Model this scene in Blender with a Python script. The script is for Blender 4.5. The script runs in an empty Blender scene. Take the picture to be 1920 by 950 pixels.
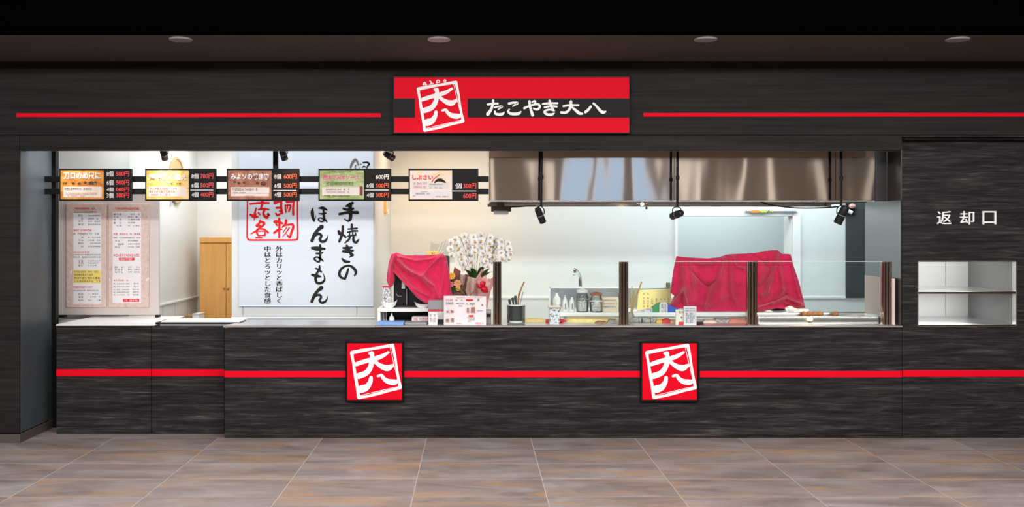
import bpy, bmesh, math, random
import numpy as np
from mathutils import Vector, Matrix
random.seed(7)
SC = bpy.context.scene
COL = SC.collection
PI = math.pi

# ------------------------------------------------------------------ camera
FPX, CX, CY, EYE, DIST = 1840.0, 890.0, 437.0, 1.667, 8.0   # focal length in px (1920 wide), principal point, eye height, distance to the counter front
cam = bpy.data.cameras.new('camera')
cam.sensor_width = 36.0
cam.lens = FPX / 1920 * 36.0
cam.shift_x = (960 - CX) / 1920
cam.shift_y = -(475 - CY) / 1920
cam.clip_end = 100
cam_o = bpy.data.objects.new('camera', cam)
cam_o.location = (0, -DIST, EYE)
cam_o.rotation_euler = (PI / 2, 0, 0)
COL.objects.link(cam_o)
SC.camera = cam_o

# ------------------------------------------------------------------ exposure, world, large lights
SC.view_settings.view_transform = 'Standard'
SC.view_settings.look = 'None'
SC.view_settings.gamma = 1.0
SC.view_settings.exposure = 0.0
SC.view_settings.use_curve_mapping = False
world = bpy.data.worlds.new('world')
SC.world = world
world.use_nodes = True
world.node_tree.nodes['Background'].inputs[0].default_value = (0.8, 0.85, 1.0, 1)
world.node_tree.nodes['Background'].inputs[1].default_value = 0.01


def area(name, loc, sx, sy, power, col=(1, 1, 1), rot=(0, 0, 0), spread=PI):
    l = bpy.data.lights.new(name, 'AREA')
    l.shape = 'RECTANGLE'
    l.size, l.size_y, l.energy, l.color = sx, sy, power, col
    l.spread = spread
    o = bpy.data.objects.new(name, l)
    o.location, o.rotation_euler = loc, rot
    COL.objects.link(o)
    return o


def spot(name, loc, target, power, col=(1, 1, 1), angle=60, blend=0.6, r=0.03):
    l = bpy.data.lights.new(name, 'SPOT')
    l.energy, l.color, l.spot_size, l.spot_blend, l.shadow_soft_size = power, col, math.radians(angle), blend, r
    o = bpy.data.objects.new(name, l)
    o.location = loc
    o.rotation_euler = (Vector(target) - Vector(loc)).to_track_quat('-Z', 'Y').to_euler()
    COL.objects.link(o)
    return o


# lamps of the hall ceiling (over and behind the camera)
area('hall_lamp', (0.3, -3.4, 3.16), 12.0, 0.5, 215, (1.0, 0.97, 0.95))
area('hall_lamp', (0.3, -6.2, 3.45), 13.0, 0.5, 620, (1.0, 0.97, 0.95), (math.radians(35), 0, 0))
area('hall_lamp', (1.5, -11.0, 3.5), 16.0, 0.6, 800, (1.0, 0.93, 0.86), (math.radians(-40), 0, 0))
# lamps of the kitchen ceiling
area('kitchen_lamp', (2.15, 1.75, 2.72), 3.3, 0.6, 38, (0.83, 0.955, 1.0))
area('kitchen_lamp', (3.6, 2.0, 2.72), 1.6, 0.5, 22, (0.83, 0.955, 1.0))
area('kitchen_lamp', (-1.9, 0.40, 2.72), 3.0, 0.22, 23, (0.92, 0.97, 1.0))
area('kitchen_lamp', (-0.25, 1.7, 2.72), 0.9, 0.5, 15, (1.0, 0.64, 0.36))
area('kitchen_lamp', (-2.65, 2.1, 2.72), 0.6, 1.4, 20, (0.96, 0.985, 1.0))
area('kitchen_lamp', (2.8, 3.3, 2.6), 1.6, 0.5, 22, (0.83, 0.955, 1.0))
area('return_hatch_lamp', (3.95, 0.4, 1.63), 0.7, 0.3, 3.4, (0.95, 0.98, 1.0))  # added fill light inside the hatch, no fitting there
area('return_hatch_lamp', (3.95, 0.45, 1.16), 0.7, 0.3, 1.9, (0.95, 0.98, 1.0))  # second added fill, brightens the lower compartment


spot('kitchen_spot', (-2.95, 0.02, 2.55), (-3.63, 0.16, 2.08), 42, (0.86, 0.94, 1.0), 62, 0.9, 0.04)
spot('kitchen_spot', (-2.9, 0.62, 2.6), (-3.75, 1.0, 2.25), 9, (0.93, 0.97, 1.0), 80, 0.9, 0.04)


# ------------------------------------------------------------------ pixel <-> world helpers (for measuring off the photograph)
def WX(px, Y):
    return (px - CX) * (DIST + Y) / FPX


def WZ(py, Y):
    return EYE - (py - CY) * (DIST + Y) / FPX


def P(px, py, Y):
    return Vector((WX(px, Y), Y, WZ(py, Y)))


# ------------------------------------------------------------------ mesh builder
class MB:
    def __init__(s):
        s.v, s.f, s.sm = [], [], []

    def add(s, verts, faces, smooth=False):
        n = len(s.v)
        s.v += [tuple(v) for v in verts]
        s.f += [tuple(i + n for i in f) for f in faces]
        s.sm += [smooth] * len(faces)
        return s

    def box(s, x0, x1, y0, y1, z0, z1, bev=0.0, seg=1, rot=None):
        x0, x1 = min(x0, x1), max(x0, x1)
        y0, y1 = min(y0, y1), max(y0, y1)
        z0, z1 = min(z0, z1), max(z0, z1)
        if bev <= 0:
            vs = [(x, y, z) for z in (z0, z1) for y in (y0, y1) for x in (x0, x1)]
            fs = [(0, 2, 3, 1), (4, 5, 7, 6), (0, 1, 5, 4), (2, 6, 7, 3), (0, 4, 6, 2), (1, 3, 7, 5)]
            sm = False
        else:
            bm = bmesh.new()
            bmesh.ops.create_cube(bm, size=1)
            for v in bm.verts:
                v.co = ((x0 + x1) / 2 + v.co.x * (x1 - x0), (y0 + y1) / 2 + v.co.y * (y1 - y0), (z0 + z1) / 2 + v.co.z * (z1 - z0))
            bmesh.ops.bevel(bm, geom=bm.edges[:], offset=min(bev, 0.45 * min(x1 - x0, y1 - y0, z1 - z0)), segments=seg, affect='EDGES', profile=0.5)
            bm.verts.index_update()
            vs = [tuple(v.co) for v in bm.verts]
            fs = [tuple(v.index for v in f.verts) for f in bm.faces]
            bm.free()
            sm = seg > 1
        if rot is not None:
            vs = [tuple(rot @ Vector(v)) for v in vs]
        return s.add(vs, fs, sm)

    def pbox(s, px0, px1, py0, py1, Y, depth, bev=0.0, seg=1):
        """a box whose front face covers a pixel rectangle at depth Y"""
        return s.box(WX(px0, Y), WX(px1, Y), Y, Y + depth, WZ(py1, Y), WZ(py0, Y), bev, seg)

    def quad(s, px0, px1, py0, py1, Y):
        return s.add([P(px0, py1, Y), P(px1, py1, Y), P(px1, py0, Y), P(px0, py0, Y)], [(0, 1, 2, 3)])

    def prism(s, pts, y0, y1, smooth=False):
        """polygon in (x, z), counter-clockwise seen from the front, extruded from y0 (front) to y1"""
        n = len(pts)
        vs = [(x, y0, z) for x, z in pts] + [(x, y1, z) for x, z in pts]
        fs = [tuple(range(n)), tuple(range(2 * n - 1, n - 1, -1))]
        s.add(vs, fs)
        s.add(vs, [(i, i + n, (i + 1) % n + n, (i + 1) % n) for i in range(n)], smooth)
        return s

    def prism_z(s, pts, z0, z1, smooth=False):
        n = len(pts)
        vs = [(x, y, z1) for x, y in pts] + [(x, y, z0) for x, y in pts]
        s.add(vs, [tuple(range(n)), tuple(range(2 * n - 1, n - 1, -1))])
        s.add(vs, [(i, i + n, (i + 1) % n + n, (i + 1) % n) for i in range(n)], smooth)
        return s

    def tube(s, pts, r, n=10, caps=True):
        pts = [Vector(p) for p in pts]
        R = r if isinstance(r, (list, tuple)) else [r] * len(pts)
        rings = []
        up = None
        for i, p in enumerate(pts):
            d = (pts[min(i + 1, len(pts) - 1)] - pts[max(i - 1, 0)]).normalized()
            if up is None:
                up = Vector((0, 0, 1)) if abs(d.z) < 0.9 else Vector((0, 1, 0))
            a = d.cross(up).normalized()
            b = a.cross(d).normalized()
            up = b
            rings.append([p + (a * math.cos(2 * PI * k / n) + b * math.sin(2 * PI * k / n)) * R[i] for k in range(n)])
        vs = [v for ring in rings for v in ring]
        fs = []
        for i in range(len(pts) - 1):
            for k in range(n):
                k2 = (k + 1) % n
                fs.append((i * n + k, i * n + k2, (i + 1) * n + k2, (i + 1) * n + k))
        s.add(vs, fs, True)
        if caps:
            m = (len(pts) - 1) * n
            s.add(vs, [tuple(range(n - 1, -1, -1)), tuple(range(m, m + n))])
        return s

    def lathe(s, prof, cx, cy, n=20, z0=0.0, axis=None):
        """profile [(r, z)] turned round a vertical line"""
        vs = []
        for r, z in prof:
            for k in range(n):
                a = 2 * PI * k / n
                vs.append(Vector((cx + max(r, 1e-4) * math.cos(a), cy + max(r, 1e-4) * math.sin(a), z0 + z)))
        fs = []
        for i in range(len(prof) - 1):
            for k in range(n):
                k2 = (k + 1) % n
                fs.append((i * n + k, i * n + k2, (i + 1) * n + k2, (i + 1) * n + k))
        if axis is not None:
            vs = [axis @ v for v in vs]
        s.add(vs, fs, True)
        s.add(vs, [tuple(range(n - 1, -1, -1)), tuple(range((len(prof) - 1) * n, len(prof) * n))])
        return s

    def ball(s, c, r, n=12, m=8, sc=(1, 1, 1), jit=0.0):
        vs, fs = [], []
        for i in range(m + 1):
            t = PI * i / m
            for k in range(n):
                a = 2 * PI * k / n
                q = 1 + random.uniform(-jit, jit)
                vs.append((c[0] + r * sc[0] * q * math.sin(t) * math.cos(a), c[1] + r * sc[1] * q * math.sin(t) * math.sin(a), c[2] + r * sc[2] * q * math.cos(t)))
        for i in range(m):
            for k in range(n):
                k2 = (k + 1) % n
                fs.append((i * n + k, (i + 1) * n + k, (i + 1) * n + k2, i * n + k2))
        return s.add(vs, fs, True)

    def grid(s, pts, flip=False, smooth=True):
        """pts[i][j] of points"""
        ni, nj = len(pts), len(pts[0])
        vs = [p for row in pts for p in row]
        fs = []
        for i in range(ni - 1):
            for j in range(nj - 1):
                q = (i * nj + j, i * nj + j + 1, (i + 1) * nj + j + 1, (i + 1) * nj + j)
                fs.append(q[::-1] if flip else q)
        return s.add(vs, fs, smooth)


def _o(p):
    """the world-space origin of a parent chain (this script gives parents translations only)"""
    v = Vector((0, 0, 0))
    while p is not None:
        v += p.location
        p = p.parent
    return v


def props(o, label=None, cat=None, group=None, kind=None):
    for k, v in (('label', label), ('category', cat), ('group', group), ('kind', kind)):
        if v:
            o[k] = v
    return o


def obj(name, mb, mat, parent=None, label=None, cat=None, group=None, kind=None, base=None, sharp=40):
    me = bpy.data.meshes.new(name)
    if parent is not None:
        L = _o(parent)
    elif base is not None:
        L = Vector(base)
    elif cat:
        a = np.array(mb.v)
        L = Vector(((a[:, 0].min() + a[:, 0].max()) / 2, (a[:, 1].min() + a[:, 1].max()) / 2, a[:, 2].min()))
    else:
        L = Vector((0, 0, 0))
    me.from_pydata([(v[0] - L.x, v[1] - L.y, v[2] - L.z) for v in mb.v], [], mb.f)
    me.polygons.foreach_set('use_smooth', mb.sm)
    me.update()
    if any(mb.sm):
        me.set_sharp_from_angle(angle=math.radians(sharp))
    me.materials.append(mat)
    o = bpy.data.objects.new(name, me)
    COL.objects.link(o)
    if parent is not None:
        o.parent = parent
    else:
        o.location = L
    if kind is None and parent is not None and (name.endswith('print') or name in ('small_letters', 'brush_mark')):
        kind = 'stuff'
    return props(o, label, cat, group, kind)


def thing(name, label, cat, loc, group=None, kind=None):
    o = bpy.data.objects.new(name, None)
    o.empty_display_size = 0.05
    o.location = loc
    COL.objects.link(o)
    return props(o, label, cat, group, kind)


def copy_tree(o, parent=None):
    c = o.copy()
    COL.objects.link(c)
    c.parent = parent
    for ch in list(o.children):
        copy_tree(ch, c)
    return c


# ------------------------------------------------------------------ materials
def new_mat(name):
    m = bpy.data.materials.new(name)
    m.use_nodes = True
    return m, m.node_tree, m.node_tree.nodes['Principled BSDF']


def plain(name, col, rough=0.5, metal=0.0, spec=0.5, sheen=0.0, emis=None, es=0.0, alpha=None, trans=0.0, noise=0.0, nscale=20.0):
    m, t, b = new_mat(name)
    b.inputs['Base Color'].default_value = (*col, 1)
    b.inputs['Roughness'].default_value = rough
    b.inputs['Metallic'].default_value = metal
    b.inputs['Specular IOR Level'].default_value = spec
    b.inputs['Sheen Weight'].default_value = sheen
    b.inputs['Transmission Weight'].default_value = trans
    if emis:
        b.inputs['Emission Color'].default_value = (*emis, 1)
        b.inputs['Emission Strength'].default_value = es
    if noise > 0:
        g = t.nodes.new('ShaderNodeNewGeometry')
        n = t.nodes.new('ShaderNodeTexNoise')
        n.inputs['Scale'].default_value = nscale
        n.inputs['Detail'].default_value = 4
        r = t.nodes.new('ShaderNodeValToRGB')
        r.color_ramp.elements[0].position, r.color_ramp.elements[1].position = 0.3, 0.7
        r.color_ramp.elements[0].color = (*[c * (1 - noise) for c in col], 1)
        r.color_ramp.elements[1].color = (*[min(1, c * (1 + noise)) for c in col], 1)
        t.links.new(g.outputs['Position'], n.inputs['Vector'])
        t.links.new(n.outputs['Fac'], r.inputs['Fac'])
        t.links.new(r.outputs['Color'], b.inputs['Base Color'])
    return m


def ramp(t, stops):
    r = t.nodes.new('ShaderNodeValToRGB')
    e = r.color_ramp.elements
    while len(e) < len(stops):
        e.new(0.5)
    for k, (p, c) in enumerate(stops):
        e[k].position = p
        e[k].color = (*c, 1) if len(c) == 3 else c
    return r


def mapped(t, scale, rot=(0, 0, 0), src=None):
    g = src or t.nodes.new('ShaderNodeNewGeometry').outputs['Position']
    mp = t.nodes.new('ShaderNodeMapping')
    mp.inputs['Scale'].default_value = scale
    mp.inputs['Rotation'].default_value = rot
    t.links.new(g, mp.inputs['Vector'])
    return mp.outputs['Vector']


def noise(t, vec, scale, detail=5, rough=0.6, dist=0.0):
    n = t.nodes.new('ShaderNodeTexNoise')
    n.inputs['Scale'].default_value = scale
    n.inputs['Detail'].default_value = detail
    n.inputs['Roughness'].default_value = rough
    n.inputs['Distortion'].default_value = dist
    t.links.new(vec, n.inputs['Vector'])
    return n.outputs['Fac']


def mixc(t, a, b, fac, mode='MIX'):
    m = t.nodes.new('ShaderNodeMix')
    m.data_type = 'RGBA'
    m.blend_type = mode
    for sock, val in ((m.inputs[0], fac), (m.inputs[6], a), (m.inputs[7], b)):
        if isinstance(val, (int, float)):
            sock.default_value = val
        elif isinstance(val, tuple):
            sock.default_value = (*val, 1)
        else:
            t.links.new(val, sock)
    return m.outputs[2]


def laminate(name, fine):
    m, t, b = new_mat(name)
    if fine:
        v = mapped(t, (0.35, 0.35, 9))
        n1 = noise(t, v, 2.2, 8, 0.65, 0.1)
        v2 = mapped(t, (0.5, 0.5, 60))
        n2 = noise(t, v2, 3.0, 4, 0.6)
        c1 = ramp(t, [(0.3, (0.0104, 0.0095, 0.0098)), (0.62, (0.0215, 0.0194, 0.0198)), (0.8, (0.0377, 0.0344, 0.0343))])
    else:
        v = mapped(t, (0.55, 0.55, 6.5))
        n1 = noise(t, v, 3.2, 9, 0.68, 0.9)
        v2 = mapped(t, (1.2, 1.2, 42))
        n2 = noise(t, v2, 3.0, 5, 0.65, 0.6)
        c1 = ramp(t, [(0.32, (0.0104, 0.0100, 0.0112)), (0.5, (0.0240, 0.0225, 0.0238)), (0.62, (0.0416, 0.0387, 0.0403)), (0.74, (0.0780, 0.0713, 0.0726))])
    t.links.new(n1, c1.inputs['Fac'])
    c2 = ramp(t, [(0.3, (0.55, 0.55, 0.55)), (0.7, (1.25, 1.24, 1.22))])
    t.links.new(n2, c2.inputs['Fac'])
    cc = mixc(t, c1.outputs['Color'], c2.outputs['Color'], 1.0, 'MULTIPLY')
    if not fine:
        n3 = noise(t, mapped(t, (0.8, 0.8, 15)), 3.0, 6, 0.6, 1.4)
        c3 = ramp(t, [(0.33, (0.45, 0.45, 0.46)), (0.52, (0.9, 0.9, 0.9)), (0.60, (1.35, 1.33, 1.3)), (0.68, (2.1, 2.05, 2.0))])
        t.links.new(n3, c3.inputs['Fac'])
        cc = mixc(t, cc, c3.outputs['Color'], 1.0, 'MULTIPLY')
    t.links.new(cc, b.inputs['Base Color'])
    b.inputs['Roughness'].default_value = 0.62
    b.inputs['Specular IOR Level'].default_value = 0.14
    bp = t.nodes.new('ShaderNodeBump')
    bp.inputs['Strength'].default_value = 0.25
    bp.inputs['Distance'].default_value = 0.003
    t.links.new(n1, bp.inputs['Height'])
    t.links.new(bp.outputs['Normal'], b.inputs['Normal'])
    return m


def tile_mat():
    m, t, b = new_mat('floor_tile')
    oi = t.nodes.new('ShaderNodeObjectInfo')
    g = t.nodes.new('ShaderNodeNewGeometry')
    ad = t.nodes.new('ShaderNodeVectorMath')
    ad.operation = 'MULTIPLY_ADD'
    cx = t.nodes.new('ShaderNodeCombineXYZ')
    t.links.new(oi.outputs['Random'], cx.inputs[0])
    t.links.new(oi.outputs['Random'], cx.inputs[1])
    t.links.new(oi.outputs['Random'], cx.inputs[2])
    t.links.new(cx.outputs[0], ad.inputs[0])
    ad.inputs[1].default_value = (37, 53, 71)
    t.links.new(g.outputs['Position'], ad.inputs[2])
    v = mapped(t, (1.0, 2.6, 1), (0, 0, 0.18), ad.outputs[0])
    n1 = noise(t, v, 1.5, 6, 0.6, 0.6)
    c1 = ramp(t, [(0.28, (0.15, 0.112, 0.102)), (0.5, (0.23, 0.19, 0.182)), (0.72, (0.325, 0.288, 0.29))])
    t.links.new(n1, c1.inputs['Fac'])
    v3 = mapped(t, (0.6, 2.4, 1), (0, 0, 0.12), ad.outputs[0])
    n2 = noise(t, v3, 2.1, 5, 0.62, 0.5)
    f2 = ramp(t, [(0.50, (0, 0, 0)), (0.70, (0.9, 0.9, 0.9))])
    t.links.new(n2, f2.inputs['Fac'])
    c = mixc(t, c1.outputs['Color'], (0.36, 0.215, 0.115), f2.outputs['Color'])
    n3 = noise(t, mapped(t, (1, 3, 1), src=ad.outputs[0]), 9, 6, 0.7)
    c3 = ramp(t, [(0.25, (0.86, 0.86, 0.86)), (0.75, (1.12, 1.12, 1.12))])
    t.links.new(n3, c3.inputs['Fac'])
    t.links.new(mixc(t, c, c3.outputs['Color'], 1.0, 'MULTIPLY'), b.inputs['Base Color'])
    b.inputs['Roughness'].default_value = 0.46
    b.inputs['Specular IOR Level'].default_value = 0.35
    bp = t.nodes.new('ShaderNodeBump')
    bp.inputs['Strength'].default_value = 0.12
    bp.inputs['Distance'].default_value = 0.004
    t.links.new(n3, bp.inputs['Height'])
    t.links.new(bp.outputs['Normal'], b.inputs['Normal'])
    return m


def steel(name, col=(0.62, 0.6, 0.58), rough=0.2, wave=0.0, wscale=(2.0, 2.0, 0.5), brushed=(1, 1, 80), bs=0.0):
    m, t, b = new_mat(name)
    b.inputs['Base Color'].default_value = (*col, 1)
    b.inputs['Metallic'].default_value = 1.0
    b.inputs['Roughness'].default_value = rough
    if wave or bs:
        n = noise(t, mapped(t, wscale if wave else brushed), 1.0, 1.5 if wave else 3, 0.4)
        bp = t.nodes.new('ShaderNodeBump')
        bp.inputs['Strength'].default_value = 1.0
        bp.inputs['Distance'].default_value = wave or bs
        t.links.new(n, bp.inputs['Height'])
        t.links.new(bp.outputs['Normal'], b.inputs['Normal'])
    return m


def wood(name, c0, c1, rough=0.45, scale=(6, 6, 0.5)):
    m, t, b = new_mat(name)
    n1 = noise(t, mapped(t, scale), 5.0, 6, 0.6, 0.4)
    r = ramp(t, [(0.3, c0), (0.7, c1)])
    t.links.new(n1, r.inputs['Fac'])
    t.links.new(r.outputs['Color'], b.inputs['Base Color'])
    b.inputs['Roughness'].default_value = rough
    return m


def glass(name, tint=(0.94, 0.975, 0.96), refl=1.0):
    m = bpy.data.materials.new(name)
    m.use_nodes = True
    t = m.node_tree
    for n in list(t.nodes):
        t.nodes.remove(n)
    out = t.nodes.new('ShaderNodeOutputMaterial')
    tr = t.nodes.new('ShaderNodeBsdfTransparent')
    tr.inputs[0].default_value = (*tint, 1)
    gl = t.nodes.new('ShaderNodeBsdfGlossy')
    gl.inputs['Roughness'].default_value = 0.02
    fr = t.nodes.new('ShaderNodeFresnel')
    fr.inputs[0].default_value = 1.35
    mu = t.nodes.new('ShaderNodeMath')
    mu.operation = 'MULTIPLY'
    mu.inputs[1].default_value = refl
    mx = t.nodes.new('ShaderNodeMixShader')
    t.links.new(fr.outputs[0], mu.inputs[0])
    t.links.new(mu.outputs[0], mx.inputs[0])
    t.links.new(tr.outputs[0], mx.inputs[1])
    t.links.new(gl.outputs[0], mx.inputs[2])
    t.links.new(mx.outputs[0], out.inputs[0])
    return m


def cloth_mat(name, col):
    m, t, b = new_mat(name)
    n1 = noise(t, mapped(t, (1, 1, 1)), 9, 4, 0.6)
    r = ramp(t, [(0.3, tuple(c * 0.9 for c in col)), (0.7, tuple(min(1, c * 1.08) for c in col))])
    t.links.new(n1, r.inputs['Fac'])
    t.links.new(r.outputs['Color'], b.inputs['Base Color'])
    b.inputs['Roughness'].default_value = 0.85
    b.inputs['Sheen Weight'].default_value = 0.25
    b.inputs['Specular IOR Level'].default_value = 0.15
    n2 = noise(t, mapped(t, (1, 1, 1)), 38, 5, 0.6, 0.6)
    bp = t.nodes.new('ShaderNodeBump')
    bp.inputs['Strength'].default_value = 0.3
    bp.inputs['Distance'].default_value = 0.006
    t.links.new(n2, bp.inputs['Height'])
    t.links.new(bp.outputs['Normal'], b.inputs['Normal'])
    return m


def photo_print(name, stops, scale=(7, 7, 16), detail=4, emis=0.0):
    """a printed picture: soft patches of ink"""
    m, t, b = new_mat(name)
    n1 = noise(t, mapped(t, scale), 1.6, detail, 0.6, 0.5)
    r = ramp(t, stops)
    t.links.new(n1, r.inputs['Fac'])
    t.links.new(r.outputs['Color'], b.inputs['Base Color'])
    b.inputs['Roughness'].default_value = 0.5
    if emis:
        t.links.new(r.outputs['Color'], b.inputs['Emission Color'])
        b.inputs['Emission Strength'].default_value = emis
    return m


M = {}
M['lam_fine'] = laminate('black_laminate_fine', True)
M['lam'] = laminate('black_laminate_coarse', False)
M['tile'] = tile_mat()
M['grout'] = plain('grout', (0.42, 0.365, 0.33), 0.9, noise=0.08)
M['ceil'] = plain('ceiling_brown', (0.080, 0.073, 0.069), 0.8, spec=0.1)
M['void'] = plain('black_void', (0.0012, 0.0012, 0.0012), 1.0, spec=0.0)
M['red'] = plain('sign_red', (0.72, 0.003, 0.018), 0.5, spec=0.06)
M['stripe'] = plain('stripe_red', (0.74, 0.003, 0.018), 0.5, spec=0.06)
M['white'] = plain('sign_white', (0.86, 0.86, 0.87), 0.45, spec=0.3)
M['black'] = plain('black_metal', (0.006, 0.006, 0.006), 0.45, spec=0.15)
M['soft_black'] = plain('black_plastic', (0.010, 0.010, 0.011), 0.45, spec=0.3)
M['board_black'] = plain('board_black', (0.014, 0.013, 0.0135), 0.5, spec=0.1)
M['ink'] = plain('black_ink', (0.012, 0.010, 0.010), 0.5, spec=0.2)
M['ink_red'] = plain('red_ink', (0.72, 0.01, 0.012), 0.5, spec=0.2)
M['ink_grey'] = plain('grey_ink', (0.10, 0.09, 0.09), 0.5, spec=0.2)
M['wall'] = plain('wall_white', (0.80, 0.80, 0.77), 0.6, noise=0.01, nscale=3)
M['wall_cool'] = plain('wall_cool', (0.755, 0.79, 0.785), 0.45, noise=0.01, nscale=3)
M['wall_beige'] = plain('wall_beige', (0.78, 0.75, 0.70), 0.6, noise=0.01, nscale=3)
M['wall_dark'] = plain('wall_dark_grey', (0.055, 0.062, 0.066), 0.4)
M['trim_white'] = plain('trim_white', (0.86, 0.87, 0.88), 0.4)
M['steel'] = steel('stainless', (0.66, 0.65, 0.63), 0.22, bs=0.0006)
M['steel_hood'] = steel('stainless_hood', (0.74, 0.70, 0.66), 0.05, wave=0.0045, wscale=(2.6, 2.6, 0.35))
M['steel_side'] = steel('stainless_side', (0.36, 0.355, 0.355), 0.3, wave=0.004, wscale=(2, 2, 0.8))
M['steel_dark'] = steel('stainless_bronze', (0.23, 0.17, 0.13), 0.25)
M['steel_post'] = steel('stainless_post', (0.46, 0.39, 0.33), 0.14)
M['steel_top'] = steel('stainless_top', (0.72, 0.72, 0.72), 0.3)
M['chrome'] = steel('chrome', (0.8, 0.8, 0.8), 0.08)
M['glass'] = glass('clear_glass', (0.955, 0.985, 0.98), 0.5)
M['glass_edge'] = plain('glass_edge', (0.55, 0.68, 0.66), 0.2)
M['acrylic'] = glass('acrylic', (0.975, 0.98, 0.98), 0.8)
M['film'] = glass('plastic_film', (0.80, 0.82, 0.82), 0.6)
M['cloth'] = cloth_mat('red_cloth', (0.61, 0.020, 0.090))
M['orange_wood'] = wood('orange_wood', (0.72, 0.34, 0.085), (0.82, 0.42, 0.12))
M['light_wood'] = wood('light_wood', (0.50, 0.27, 0.11), (0.66, 0.40, 0.19), scale=(20, 20, 4))
M['brown_wood'] = wood('brown_wood', (0.33, 0.12, 0.05), (0.46, 0.19, 0.09), scale=(20, 20, 4))
M['carton'] = plain('carton_brown', (0.45, 0.24, 0.10), 0.8, noise=0.05)
M['partition'] = plain('partition_pinkgrey', (0.58, 0.50, 0.475), 0.5)
M['poster_edge'] = photo_print('poster_pattern', [(0.30, (0.52, 0.36, 0.31)), (0.48, (0.66, 0.49, 0.43)), (0.62, (0.55, 0.40, 0.35)), (0.72, (0.78, 0.68, 0.64))], (9, 9, 9), 3)
M['sheet'] = plain('paper_white', (0.74, 0.70, 0.72), 0.6)
M['paper_yellow'] = plain('paper_yellow', (0.80, 0.60, 0.14), 0.6)
M['paper_pale_yellow'] = plain('paper_pale_yellow', (0.80, 0.70, 0.30), 0.6)
M['banner'] = plain('banner_cloth', (0.66, 0.715, 0.79), 0.55)
M['part_wall'] = plain('wall_panel_white', (0.72, 0.74, 0.735), 0.5)
M['petal'] = plain('orchid_white', (0.80, 0.80, 0.80), 0.7, spec=0.2)
M['lip'] = plain('orchid_lip', (0.62, 0.36, 0.10), 0.6)
M['leaf'] = plain('leaf_green', (0.025, 0.085, 0.02), 0.4, noise=0.3, nscale=30)
M['leaf_lime'] = plain('leaf_lime', (0.22, 0.42, 0.06), 0.5)
M['stem'] = plain('stem_green', (0.16, 0.20, 0.10), 0.6)
M['wrap'] = photo_print('wrap_pink', [(0.3, (0.62, 0.20, 0.20)), (0.5, (0.80, 0.40, 0.38)), (0.7, (0.86, 0.62, 0.56))], (30, 30, 30), 3)
M['wrap_brown'] = plain('wrap_brown', (0.17, 0.075, 0.055), 0.8, noise=0.3, nscale=25)
M['wrap_beige'] = plain('wrap_beige', (0.52, 0.36, 0.30), 0.8, noise=0.2, nscale=60)
M['ribbon'] = plain('ribbon_red', (0.60, 0.006, 0.03), 0.3)
M['pink'] = plain('petal_pink', (0.80, 0.22, 0.25), 0.6)
M['yellow'] = plain('petal_yellow', (0.82, 0.48, 0.06), 0.6)
M['peach'] = plain('petal_peach', (0.80, 0.42, 0.22), 0.6)
M['blue'] = plain('blue_plastic', (0.03, 0.10, 0.50), 0.4)
M['blue_light'] = plain('blue_folder', (0.16, 0.33, 0.72), 0.4)
M['green'] = plain('green_print', (0.05, 0.33, 0.12), 0.5)
M['grey'] = plain('grey_plastic', (0.26, 0.26, 0.27), 0.4)
M['grey_light'] = plain('light_grey_plastic', (0.50, 0.50, 0.51), 0.4)
M['white_plastic'] = plain('white_plastic', (0.85, 0.85, 0.84), 0.35)
M['towel'] = plain('towel_white', (0.86, 0.86, 0.87), 0.9)
M['pinkboard'] = plain('pink_board', (0.78, 0.64, 0.57), 0.5)
M['brown_food'] = plain('brown_bun', (0.30, 0.12, 0.045), 0.6, noise=0.4, nscale=40)
M['food_yellow'] = plain('yellow_wrap', (0.86, 0.66, 0.26), 0.6, noise=0.12, nscale=30)
M['mesh_dark'] = plain('dark_mesh', (0.05, 0.052, 0.055), 0.5)
M['scroll'] = photo_print('floral_print', [(0.48, (0.78, 0.78, 0.79)), (0.54, (0.72, 0.72, 0.75)), (0.565, (0.12, 0.13, 0.19)), (0.7, (0.06, 0.07, 0.13))], (52, 52, 52), 3)
M['scroll_grey'] = photo_print('script_print', [(0.40, (0.78, 0.78, 0.78)), (0.50, (0.70, 0.70, 0.71)), (0.54, (0.16, 0.17, 0.20)), (0.7, (0.22, 0.22, 0.24))], (60, 60, 60), 3)
M['pack_print'] = photo_print('pack_print', [(0.38, (0.60, 0.57, 0.52)), (0.5, (0.32, 0.28, 0.25)), (0.6, (0.12, 0.11, 0.10)), (0.7, (0.62, 0.60, 0.56))], (55, 55, 55), 3)
M['hall_wall'] = plain('hall_wall_brown', (0.125, 0.10, 0.085), 0.8)
M['hall_white'] = plain('hall_column_white', (0.86, 0.80, 0.74), 0.7)
M['sky_win'] = plain('daylight_window', (0.0, 0.0, 0.0), 0.5, emis=(0.48, 0.66, 0.92), es=0.95)
M['lamp_lens'] = plain('lamp_lens', (0.10, 0.10, 0.10), 0.4, emis=(0.85, 0.97, 1.0), es=0.18)
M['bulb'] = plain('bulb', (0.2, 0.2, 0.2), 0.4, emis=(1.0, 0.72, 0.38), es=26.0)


# ------------------------------------------------------------------ writing
_tc = {}


def glyphs(s, bold, extr=0.0):
    k = (s, bold, extr)
    if k not in _tc:
        c = bpy.data.curves.new('t', 'FONT')
        c.body, c.resolution_u, c.offset, c.extrude = s, 3, bold, extr
        o = bpy.data.objects.new('t', c)
        COL.objects.link(o)
        me = bpy.data.meshes.new_from_object(o.evaluated_get(bpy.context.evaluated_depsgraph_get()))
        v = np.array([q.co[:] for q in me.vertices]) if len(me.vertices) else np.zeros((1, 3))
        f = [tuple(p.vertices) for p in me.polygons]
        bpy.data.objects.remove(o)
        bpy.data.curves.remove(c)
        bpy.data.meshes.remove(me)
        _tc[k] = (v, f)
    return _tc[k]


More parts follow.
